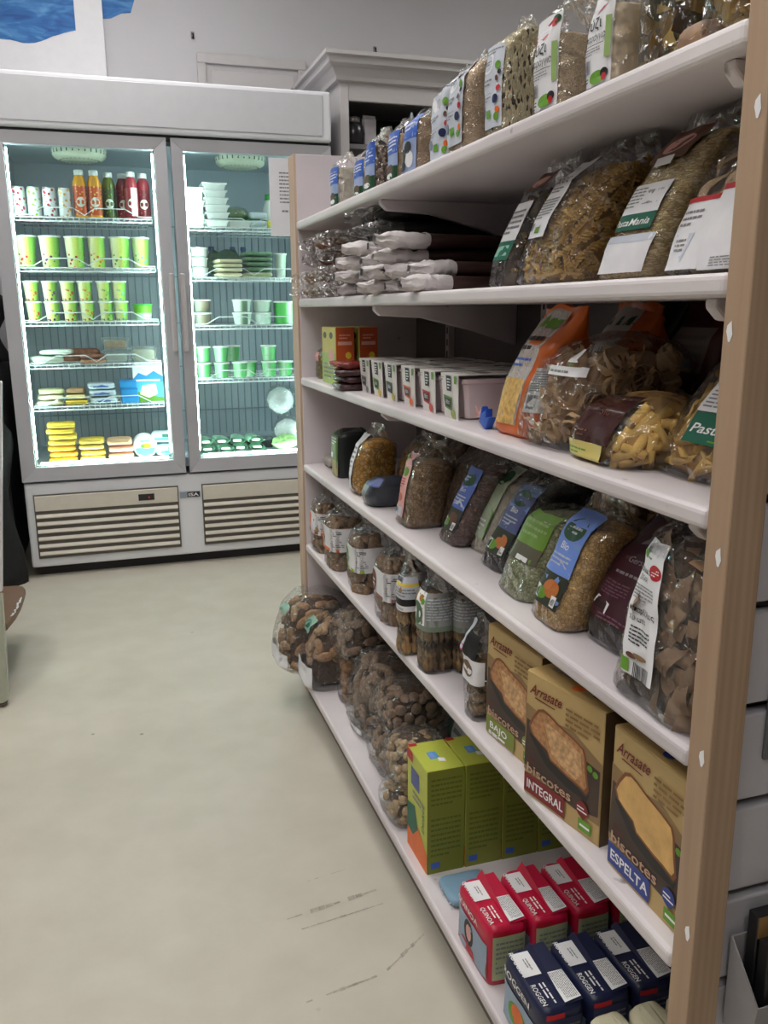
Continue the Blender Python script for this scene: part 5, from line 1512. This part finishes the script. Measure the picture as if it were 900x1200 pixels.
for k, (x, y, h, lab) in enumerate(((.20, -.108, .090, 'under the block of pale pasta tubes'), (.225, .005, .13, 'behind the green split peas'), (.22, .12, .15, 'behind the black beans'), (.23, .28, .15, 'behind the dark lentils'),  # dark back row, added to darken the depth of the shelf
                                    (.23, .47, .14, 'behind the pink labelled lentils'), (.22, -.33, .14, 'behind the burgundy bag'), (.23, .60, .16, 'behind the brown peas'))):
    bag('pulse_bag', 'dark back row bag ' + lab + ' on the fourth shelf', 'bag', (x, y, z), .115, .11, h, 'square' if k == 0 else 'pillow', .9, DARKF if k % 2 else LENT2, roll=0 if k == 0 else 8, labels=[(-.8, .3, .8, .75, mat('label_dim'), [('l', .1, .1, .9, .9, 4, INK)])] if k in (2, 5) else [])

# ------------------------------------------------------------------ fifth shelf
z = SZ[4]
def band_label(c, emblem):
    return [('r', 0, 0, 1, .12, c), ('e', .08, .50, .055, .40, emblem), ('l', .045, .3, .11, .6, 2, LBL), ('l', .32, .68, .42, .88, 3, INK), ('l', .30, .2, .44, .5, 4, GRY)]
def rusk_bag(label, x, y, w, d, h, c, e, pm=RUSK, kind='rusk', n=26):
    bag('rusk_bag', label, 'bag', (x, y, z), w, d, h, 'tied', .60, COREB, labels=[(-.97, .26, 5.0, .56, LBL, band_label(c, e))], pieces=[(kind, pm, n, {'v1': .6})], fm=FILM2, group='tied bags of rusks on the fifth shelf')
rusk_bag('tied bag of rusks with an orange edged white label, farthest on the fifth shelf', .050, 1.085, .095, .09, .200, ORA, ORA, n=20)
rusk_bag('tied bag of rusks with an orange edged label, second from the far post', .050, .918, .108, .098, .200, ORA, mat('ink_peach', (226, 150, 110)))
rusk_bag('tied bag of rusks with a lime green edged label, fifth shelf', .054, .722, .098, .090, .200, mat('ink_bright_lime', (150, 190, 50)), GRN)
rusk_bag('tied bag of rusks with a dusky red round emblem on its label, fifth shelf', .058, .508, .108, .095, .205, mat('ink_dusky', (140, 96, 92)), mat('ink_maroon', (116, 62, 62)))
for k, y in enumerate((1.06, .88, .70, .52)):
    rusk_bag('back row bag of rusks on the fifth shelf, behind the %s' % ('farthest orange edged bag', 'second orange edged bag', 'lime edged bag', 'red emblem bag')[k], .185, y, .10, .095, .20, GRY, GRY, BISC, n=12)
def stick_bag(label, x, y, w, d, h, pm, labels, n, group=None):
    t = bag('breadstick_bag', label, 'bag', (x, y, z), w, d, h, 'sheaf', .74, mat('stick_core', (104, 76, 46), .8), labels=labels, fm=FILM, amp=.0015, n=3.0, inset=.013)
    P = Pouch(w, d, h, 'sheaf', 1, .0005, 3.0)
    me = PMESH.setdefault(('breadstick', pm.name), piece('breadstick').mesh('breadstick', pm))
    rnd = random.Random(n)
    for k in range(n):
        p = -1.6 + 5.2 * (k + .5) / n
        q = P.S(p, .42, -.007)
        o = bpy.data.objects.new('breadstick', me)
        COL.objects.link(o)
        o.parent = t
        o.location = (q.x, q.y, .005 + .0755 * h * .72 / .15 * 1.0)
        o.rotation_euler = (rnd.uniform(-.03, .03), rnd.uniform(-.04, .04), rnd.uniform(0, 6))
        o.scale = (1, 1, h * .72 / .15)
    return t
stick_bag('slim bag of golden breadsticks with a black and yellow label, fifth shelf', .014, .325, .048, .044, .195, STICK,
          [(-1.0, .46, 2.6, .80, LBL, [('r', 0, .0, 1, .16, LBL), ('t', 'ΚΡΙΤΣΙΝΙ', .04, .03, .10, INK, {'fit': .5}), ('r', 0, .16, 1, .36, INK), ('r', 0, .36, 1, .78, GLB), ('r', 0, .74, 1, .82, YEL), ('r', 0, .82, 1, 1, GLB), ('b', .15, .85, .5, .98, INK), ('l', .1, .42, .9, .7, 3, GRY)])], 9)
GGR = mat('label_grey_green', (120, 136, 118), .45)
def gg_label():
    return [('r', 0, .0, 1, .14, GGR), ('r', 0, .14, .42, 1, WHT), ('r', .42, .14, 1, 1, mat('label_stone', (150, 152, 152))), ('e', .2, .42, .17, .30, mat('ink_fern', (76, 104, 76))), ('r', .1, .38, .32, .44, WHT), ('e', .30, .84, .06, .09, mat('ink_ochre', (170, 110, 40))), ('e', .37, .78, .05, .08, GRN), ('l', .48, .3, .95, .9, 8, GLB)]
stick_bag('bag of breadsticks with a white and grey green label, front one of two, fifth shelf', .034, .238, .066, .064, .195, STICKD, [(-1.0, .42, 3.1, .78, GGR, gg_label())], 12)
stick_bag('bag of breadsticks with a grey label, just behind the white and grey green one', .088, .218, .06, .06, .190, STICKD, [(-1.0, .42, 3.1, .78, mat('label_stone'), [('r', 0, 0, 1, .14, GGR), ('l', .3, .3, .9, .9, 7, GLB)])], 10)
bag('breadstick_bag', 'small pouch of seeded snacks with a dark tag and oval label, beside the toast boxes', 'bag', (.040, .038, z), .058, .056, .165, 'sheaf', .56, mat('seed_core', (96, 72, 46), .8), fm=FILM2,
    labels=[(-.9, .38, 1.6, .62, LBL, [('e', .35, .55, .28, .32, mat('ink_oval_brown', (110, 84, 60))), ('r', .12, .45, .6, .6, LBL)]), (-.5, .64, .9, .86, INK, None), (-1.2, .66, -.5, .95, GLB, [('r', 0, 0, 1, .2, mat('ink_rose', (200, 70, 110)))])],
    pieces=[('crouton', mat('snack_seeded', (124, 96, 58), .7, var=.4, scale=120), 22)])
GOLD = mat('box_gold', (186, 158, 104), .45, var=.05, scale=12)
def toast_box(label, x, y, yaw, word, banner, bread, sub=None):
    brown = mat('box_shadow_brown', (66, 50, 42), .5, var=.25, scale=14)
    mid = mat('box_mid_brown', (140, 112, 76), .5, var=.15, scale=14)
    A = [('p', [(0, .20), (0, .74), (.30, .70), (.62, .74), (1, .62), (1, .16), (.6, .16)], mid), ('p', [(.0, .24), (.02, .62), (.2, .60), (.62, .60), (.98, .56), (.98, .22), (.7, .16), (.3, .20)], brown),
         ('p', [(.06, .50), (.09, .54), (.32, .41), (.60, .37), (.82, .31), (.86, .34), (.84, .28), (.58, .28), (.30, .34)], INK),
         ('p', [(.05, .58), (.10, .66), (.17, .74), (.24, .765), (.32, .755), (.46, .72), (.64, .69), (.78, .655), (.81, .60), (.83, .48), (.86, .37), (.83, .33), (.72, .35), (.60, .36), (.46, .385), (.36, .40), (.31, .46), (.18, .49), (.09, .52)], mat('bread_crust', (128, 78, 46), .6)),
         ('p', [(0.079, 0.578), (0.125, 0.65), (0.19, 0.722), (0.255, 0.745), (0.33, 0.736), (0.46, 0.704), (0.627, 0.677), (0.758, 0.646), (0.786, 0.596), (0.804, 0.488), (0.832, 0.389), (0.804, 0.353), (0.702, 0.371), (0.59, 0.38), (0.46, 0.402), (0.367, 0.416), (0.321, 0.47), (0.2, 0.497), (0.116, 0.524)], bread),
         ('p', [(.26, .68), (.40, .67), (.60, .64), (.74, .60), (.77, .46), (.70, .39), (.50, .42), (.38, .46), (.33, .54)], mat('bread_light', (200, 160, 116), .7, var=.35, scale=160) if bread is BREAD else BREADY),
         ('e', .86, .54, .032, .024, GRN), ('e', .93, .52, .032, .024, GRN),
         ('t', 'Arrasate', .05, .84, .115, mat('ink_wine', (112, 24, 30)), {'shear': .5, 'bold': .012, 'fit': .44, 'rot': 2}), ('p', [(.12, .815), (.40, .815), (.40, .822), (.14, .826)], mat('ink_wine')),
         ('l', .54, .74, .96, .90, 4, mat('ink_bronze', (132, 100, 56))),
         ('t', 'biscotes', .05, .195, .11, mat('ink_cream', (196, 160, 136)), {'fit': .60, 'bold': .014}), ('t', 'Mini', .05, .285, .06, mat('ink_wine'), {'fit': .16, 'shear': .3}),
         ('r', .02, .03, .58, .185, banner)]
    if sub:
        A += [('t', word, .10, .085, .085, WHT, {'bold': .016, 'fit': .34}), ('l', .08, .03, .55, .075, 1, WHT), ('l', .08, .02, .4, .05, 1, WHT)]
    else:
        A += [('t', word, .06, .072, .10, WHT, {'bold': .018, 'fit': .50})]
    A += [('e', .80, .205, .075, .06, banner), ('l', .74, .18, .86, .23, 2, WHT), ('r', .76, .045, .92, .13, GRN), ('l', .78, .07, .9, .11, 1, WHT)]
    return carton('toast_box', label, 'carton', (x, y, z), .147, .082, .179, GOLD,
                  {'front': A, 'near': [('r', 0, 0, 1, 1, mat('box_side_brown', (92, 74, 54), .5)), ('r', .3, .45, .7, .7, banner), ('r', .2, .2, .8, .4, mat('label_dim')), ('l', .25, .72, .8, .9, 4, GOLD)],
                   'top': [('l', .1, .3, .8, .8, 3, mat('label_dim')), ('e', .55, .2, .06, .10, banner if word != 'INTEGRAL' else ORA), ('r', .72, .2, .95, .26, mat('ink_bronze'))]}, yaw)
toast_box('gold toast box with a green BAJO banner, farthest of the three toast boxes', .068, -.088, 5, 'BAJO', mat('banner_green', (120, 134, 50), .5), BREAD, True)
toast_box('gold toast box with a dark red INTEGRAL banner, middle of the three toast boxes', .052, -.256, 11, 'INTEGRAL', mat('banner_red', (124, 28, 36), .5), BREAD)
toast_box('gold toast box with a blue ESPELTA banner, beside the near post', .062, -.437, 0, 'ESPELTA', mat('banner_blue', (40, 62, 140), .5), BREADY)

# ------------------------------------------------------------------ bottom shelf
z = .12
BG = None
bag('rusk_bag', 'bulky clear bag of golden rusks with a white paper base, spilling past the far post', 'bag', (-.005, 1.125, z), .19, .21, .215, 'low', .82, COREB, fm=FILM2, amp=.006, roll=-10, lean=10,
    labels=[(-.98, .03, .98, .26, LBL, None), (-.2, .72, .5, .82, mat('label_mint', (130, 170, 150), .4), None)], pieces=[('rusk', RUSKG, 24, {'depth': .012}), ('rusk', RUSK, 8, {'depth': .012})])
bag('rusk_bag', 'bulky bag of long golden rusks with a white paper base, beside the farthest bag', 'bag', (.030, .985, z), .17, .20, .195, 'low', .82, COREB, fm=FILM2, amp=.006, roll=-14, lean=14,
    labels=[(-.98, .03, .98, .34, LBL, [('e', .3, .5, .1, .2, GLB)]), (-.7, .68, .1, .84, mat('label_mint'), [('e', .5, .5, .3, .3, TEA)])], pieces=[('rusk', RUSKG, 12, {'depth': .012, 'v0': .4}), ('roll', RUSKG, 12, {'depth': .014, 'v0': .3})])
bag('rusk_bag', 'narrow bag of orange rusks under the dark rolls, far end of the bottom shelf', 'bag', (.075, .855, z), .09, .13, .13, 'square', .85, COREB, fm=FILM2, pieces=[('rusk', mat('rusk_orange', (164, 118, 74), .7, var=.3, scale=90), 16, {'depth': .01})])
bag('roll_bag', 'glossy clear bag of dark oval rolls lying on the pile, beside the golden rusks', 'bag', (.080, .850, z + .132), .17, .17, .125, 'low', .84, COREB, fm=FILM2, amp=.006, roll=10, pieces=[('roll', ROLL, 24, {'depth': .014})])
bag('roll_bag', 'big glossy bag of flat oval rolls with a white label at its foot, bottom shelf', 'bag', (.085, .690, z), .20, .19, .205, 'low', .86, COREB, fm=FILM2, amp=.007, roll=6, lean=4,
    labels=[(-.3, .03, .7, .14, LBL, [('l', .1, .3, .9, .7, 1, GRN)])], pieces=[('roll', ROLL, 30, {'depth': .014})])
bag('biscuit_bag', 'clear bag of small dark biscuits, lower one of the pair', 'bag', (.080, .500, z), .165, .18, .105, 'low', .86, COREB, fm=FILM2, amp=.005, pieces=[('cookie', BISC, 46, {'depth': .009})])
bag('biscuit_bag', 'glossy clear bag of small dark biscuits, upper one of the pair', 'bag', (.085, .510, z + .100), .165, .17, .105, 'low', .86, COREB, fm=FILM2, amp=.006, roll=8, pieces=[('cookie', BISC, 46, {'depth': .009})])
bag('biscuit_bag', 'clear bag of pale brown crunchy bites, lower one behind the green boxes', 'bag', (.022, .318, z), .13, .13, .078, 'low', .88, COREB, fm=FILM2, amp=.004, pieces=[('crouton', BISCL, 30, {'depth': .009})])
bag('biscuit_bag', 'clear bag of light crunchy bites, upper one behind the green boxes', 'bag', (.032, .322, z + .076), .13, .13, .095, 'low', .86, COREB, fm=FILM2, amp=.004, pieces=[('crouton', BISCL, 32, {'depth': .009})])
bag('rusk_bag', 'teal and white bag at the back of the bottom shelf behind the dark biscuits', 'bag', (.205, .435, z), .14, .10, .20, 'pillow', .8, None, roll=6, solid=mat('bag_teal', (96, 136, 118), .35), labels=[(-.2, .1, .95, .75, mat('label_white_teal', (200, 206, 206), .4), [('e', .3, .4, .12, .09, mat('ink_ochre')), ('e', .6, .34, .12, .09, GRN), ('r', .1, .6, .9, .68, GRY), ('l', .1, .08, .9, .26, 3, GRY)])])
LIME = mat('box_lime', (184, 192, 76), .45, var=.03)
LIMED = mat('box_lime_shaded', (124, 134, 50), .5, var=.03)  # lime of the near faces, their shade put into the colour
for k in range(4):
    carton('biscuit_box', 'lime green carton on the bottom shelf, %s of the four going back' % ('frontmost', 'second', 'third', 'rearmost')[k], 'carton', (.011 + .0735 * k, .1725 - .001 * k, z), .103, .071, .203, LIME,
           {'near': [('r', 0, 0, 1, 1, LIMED), ('l', .1, .66, .92, .94, 6, mat('ink_lime_shade', (96, 110, 30))), ('l', .1, .16, .9, .56, 8, mat('ink_lime_shade')), ('r', .1, .05, .34, .11, BLU)],
            'top': [('r', .38, .30, .62, .55, mat('ink_box_blue', (80, 150, 200))), ('r', .42, .34, .58, .46, SKY), ('p', [(.60, .50), (.64, .66), (.76, .64), (.72, .47)], WHT), ('r', .0, .0, .10, .22, RED)],
            'front': [('r', .2, .68, .62, .86, mat('ink_dusk_blue')), ('p', [(.0, .0), (1, .0), (1, .2), (.5, .35), (0, .3)], ORA), ('p', [(0, .2), (0, .45), (.4, .5), (.55, .3), (.3, .18)], TEA), ('t', 'Dinkel', .88, .36, .10, TEA, {'rot': 90}), ('r', .0, .9, .3, 1, RED), ('l', .3, .55, .9, .66, 2, GRY)]}, 0, 'lime green cartons')
t = flatpack('pale blue flat pack in clear film, between the lime boxes and the red bags', (.025, .055, z), .075, .085, .018, mat('pack_pale_blue', (126, 160, 184), .4), AISLE, None, 'flat_pack', FILM)
def brick(name, label, x, y, m, word, lines, imgs, w=.122, d=.066, h=.100, yaw=0, group=None, fold=True):
    t = thing(name, label, 'pack', (x, y, z), (0, 0, AISLE + R(yaw)), group)
    def fn(u, v):
        P = brickp
        return P.S(-1 + 8 * u, v)
    brickp = Pouch(w, d, h, 'square', x * 50, .0012, 7.0, 1.0)
    brickp.pr = [(0, .97, .96), (.04, 1, 1), (.9, 1, 1), (.965, .97, .93), (1, .9, .80)]
    b = MB().grid(fn, 40, 14, closed=True)
    b.f.append(list(range(39, -1, -1))); b.m.append(0); b.s.append(False)
    b.f.append(list(range(14 * 40, 15 * 40))); b.m.append(0); b.s.append(False)
    b.build('printed_bag', m, t)
    if fold:
        f = MB()
        hh = .015 if fold == 2 else .010
        f.add([(-w * .47, d * .02, h + .0005), (w * .47, d * .02, h + .0005), (w * .47, d * .44, h + .003), (-w * .47, d * .44, h + .003),
               (-w * .48, d * .0, h), (w * .46, d * .03, h + .002), (-w * .44, d * .10, h + hh), (-w * .48, d * .04, h)],
              [(0, 1, 2, 3), (4, 5, 6), (7, 6, 5)])
        f.build('folded_top', m, t)
    lb = MB().add([(-w * .40, -d * .40, h + .0014), (-w * .02, -d * .42, h + .0014), (-w * .02, -d * .02, h + .0014), (-w * .40, d * .0, h + .0014)], [(0, 1, 2, 3)]).build('price_label', WHT, t)
    prints('lettering', lb, lambda fx, fy, o: (-w * .40 + w * .38 * fx, -d * .4 + d * .4 * fy, h + .0016 + o), [('l', .3, .4, .8, .7, 2, GRY)], w * .38, d * .4)
    lb = MB().add([(w * .0, d * .06, h + .0034), (w * .46, d * .04, h + .0034), (w * .44, d * .42, h + .0050), (w * .02, d * .40, h + .0050)], [(0, 1, 2, 3)]).build('ingredient_label', WHT, t)
    prints('lettering', lb, lambda fx, fy, o: (w * .01 + w * .44 * fx, d * .06 + d * .35 * fy, h + .0040 + .0014 * fy + o), [('l', .05, .05, .95, .95, 9, GRY)], w * .44, d * .35)
    S = lambda fx, fy, o: brickp.S(-1 + 2 * fx, fy, .0006 + o)
    prints('front_print', t, S, imgs, w, h)
    ST = lambda fx, fy, o: (-w * .46 + w * .92 * fx, -d * .46 + d * .92 * fy, h + .0014 + o)
    prints('top_print', t, ST, [('t', word, .04, .02, .17, WHT, {'bold': .012, 'fit': .42}), ('t', word, .62, .06, .17, WHT, {'bold': .012, 'fit': .34}), ('l', .62, .24, .96, .42, 2, WHT)], w * .92, d * .92)
    SN = lambda fx, fy, o: brickp.S(1 + 2 * fx, fy, .0006 + o)
    prints('near_print', t, SN, [('r', .1, .1, .9, .85, lines), ('l', .18, .2, .85, .78, 7, GRY), ('r', .1, .86, .5, .93, RED)], d, h)
    return t
QR = mat('bag_raspberry', (190, 22, 62), .38, var=.06)
NV = mat('bag_navy', (28, 34, 66), .4, var=.08)
qimg = [('r', .05, .06, .95, .66, mat('ink_sky_grey', (150, 170, 190))), ('p', [(.05, .06), (.05, .34), (.3, .42), (.6, .30), (.95, .36), (.95, .06)], mat('ink_field', (150, 110, 60))), ('e', .42, .42, .14, .22, mat('ink_dark_figure', (40, 36, 40))), ('e', .42, .42, .08, .14, PNK), ('p', [(.05, .06), (.25, .24), (.55, .20), (.62, .06)], RED), ('t', 'QUINOA', .06, .76, .14, WHT, {'bold': .014, 'fit': .62})]
rimg = [('r', .05, .05, .95, .64, mat('ink_sky_grey')), ('p', [(.05, .05), (.05, .3), (.5, .4), (.95, .26), (.95, .05)], mat('ink_field')), ('e', .45, .32, .24, .20, GRN), ('e', .45, .36, .15, .16, ORA), ('r', .68, .05, .95, .3, RED), ('t', 'ROGGEN', .06, .76, .15, WHT, {'bold': .014, 'fit': .66})]
for k in range(4):
    brick('quinoa_bag', 'raspberry red QUINOA bag, %s of the red row going back' % ('frontmost', 'second', 'third', 'rearmost')[k], .001 + .0705 * k, -.095 - .002 * k, QR, 'QUINOA', mat('ink_pale_panel', (170, 180, 140)), qimg, fold=2 if k < 2 else 1, group='red quinoa bags')
for k in range(3):
    brick('rye_bag', 'navy blue ROGGEN bag, %s of the navy row going back' % ('frontmost', 'middle', 'rearmost')[k], .002 + .0700 * k, -.258 - .001 * k, NV, 'ROGGEN', mat('ink_navy_panel', (60, 66, 100)), rimg, w=.118, group='navy rye bags')
CRM = mat('bag_cream', (214, 208, 178), .5, var=.05)
for k in range(4):
    bag('flour_bag', 'cream bag with a green stripe by the near post, %s of the cream row' % ('frontmost', 'second', 'third', 'rearmost')[k], 'bag', (-.005 + .058 * k, -.385, z), .112, .054, .092, 'square', .9, None, solid=CRM, n=6, amp=.002,
        labels=[(-.1, .1, .1, .8, GRN, None), (-.9, .2, -.2, .6, LBL, [('l', .1, .1, .9, .9, 4, GRY)])], group='cream flour bags')
carton('emblem_box', 'dark green box with a black shield emblem, at the near post on the bottom shelf', 'carton', (.215, -.275, z), .085, .055, .108, mat('box_moss', (92, 116, 52), .45),
       {'front': [('p', [(.25, .85), (.75, .85), (.8, .45), (.5, .25), (.2, .45)], INK), ('r', .42, .05, .58, .3, INK), ('l', .32, .5, .7, .75, 3, mat('ink_leaf'))], 'near': [('r', 0, 0, .3, 1, GRN)]})

# ------------------------------------------------------------------ packs hanging beyond the far end panel
for k, (x, zz, w, h, m, lab) in enumerate(((-.012, 1.318, .05, .085, mat('pack_choc', (64, 40, 36), .4), 'dark brown snack pack hanging behind the far post, topmost'),
                                           (-.012, 1.17, .05, .135, FILMD, 'clear snack pack hanging behind the far post under the dark one'),
                                           (-.014, .885, .05, .185, mat('pack_silver', (172, 166, 168), .4), 'silver grey card pack hanging behind the far post'),
                                           (-.008, .62, .05, .22, mat('pack_beige', (206, 190, 172), .5), 'beige paper pack hanging lowest behind the far post'))):
    y = YF + .088
    t = thing('hanging_pack', lab, 'pack', (x + .047, y, zz), (0, 0, 0), 'packs hanging behind the far post')
    P = Pouch(.062, .022, h, 'pillow', k + 60, .0015, 4, .9)
    MB().grid(lambda u, v: P.S(-1 + 8 * u, v), 24, 14, closed=True).build('pack_body', m, t)
    MB().tube([(.012, -.004, h - .006), (.012, -.035, h + .004)], .0018, 0, 6).build('hook', GRY, t)
    if k == 1:
        MB().grid(lambda u, v: P.S(-1 + 8 * u, .05 + .7 * v, -.002), 20, 10, closed=True).build('filling', mat('snack_brown', (120, 92, 76), .6, var=.3, scale=60), t)
    if k == 2:
        prints('front_print', t, lambda fx, fy, o: P.S(-.9 + 1.8 * fx, .1 + .8 * fy, .001 + o), [('r', .25, .05, 1, .75, mat('ink_picture_grey2', (120, 114, 120))), ('r', .25, 0, .9, .06, INK), ('e', .6, .85, .2, .06, GRY)], .055, h * .8)

# ------------------------------------------------------------------ packs in trays on the slatwall at the right edge
for k, (x, zz) in enumerate(((.098, .392), (.128, .372))):
    t = thing('card_tray', ('grey card tray hooked on the grooved panel, left one of two', 'grey card tray hooked on the grooved panel, right one of two')[k], 'tray', (x, -.566 - .024 * k, zz), group='grey card trays')
    b = MB()
    w, d, h = .10, .046, .13
    b.add([(-w / 2, .022, 0), (w / 2, .022, 0), (w / 2, -.016, .012), (-w / 2, -.016, .012), (-w / 2, .022, h * .8), (w / 2, .022, h * .8), (w / 2, -.022, h * .42), (-w / 2, -.022, h * .42)],
          [(0, 1, 2, 3), (1, 0, 4, 5), (0, 3, 7, 4), (2, 1, 5, 6), (3, 2, 6, 7)])
    o = b.build('tray_body', mat('tray_grey', (150, 148, 150), .5), t)
    sm = o.modifiers.new('card', 'SOLIDIFY')
    sm.thickness = .0022
for k, y in enumerate((-.574, -.557)):
    carton('snack_box', 'black box with a gold top band standing in the left card tray, %s' % ('front one', 'rear one')[k], 'carton', (.101, y, .408), .080, .014, .100 + .020 * k, mat('box_black', (26, 26, 28), .4),
           {'front': [('r', 0, .80, 1, 1, mat('ink_gold', (150, 116, 70))), ('l', .1, .3, .8, .5, 4, GRY), ('r', .1, .05, .9, .2, TEA)]}, 90, 'black boxes in the card tray', False)
t = thing('panel_hook', 'grey flat hook plate on the grooved panel above the card trays', 'hook', (.085, -.539, .705))
MB().box(-.018, .018, -.004, 0, -.02, .06).build('hook_plate', mat('hook_grey', (96, 96, 100), .5), t, .0015)
MB().tube([(0, -.004, .0), (0, -.06, .0), (0, -.075, .006)], .0028, 0, 6).build('hook_pin', mat('hook_grey'), t)
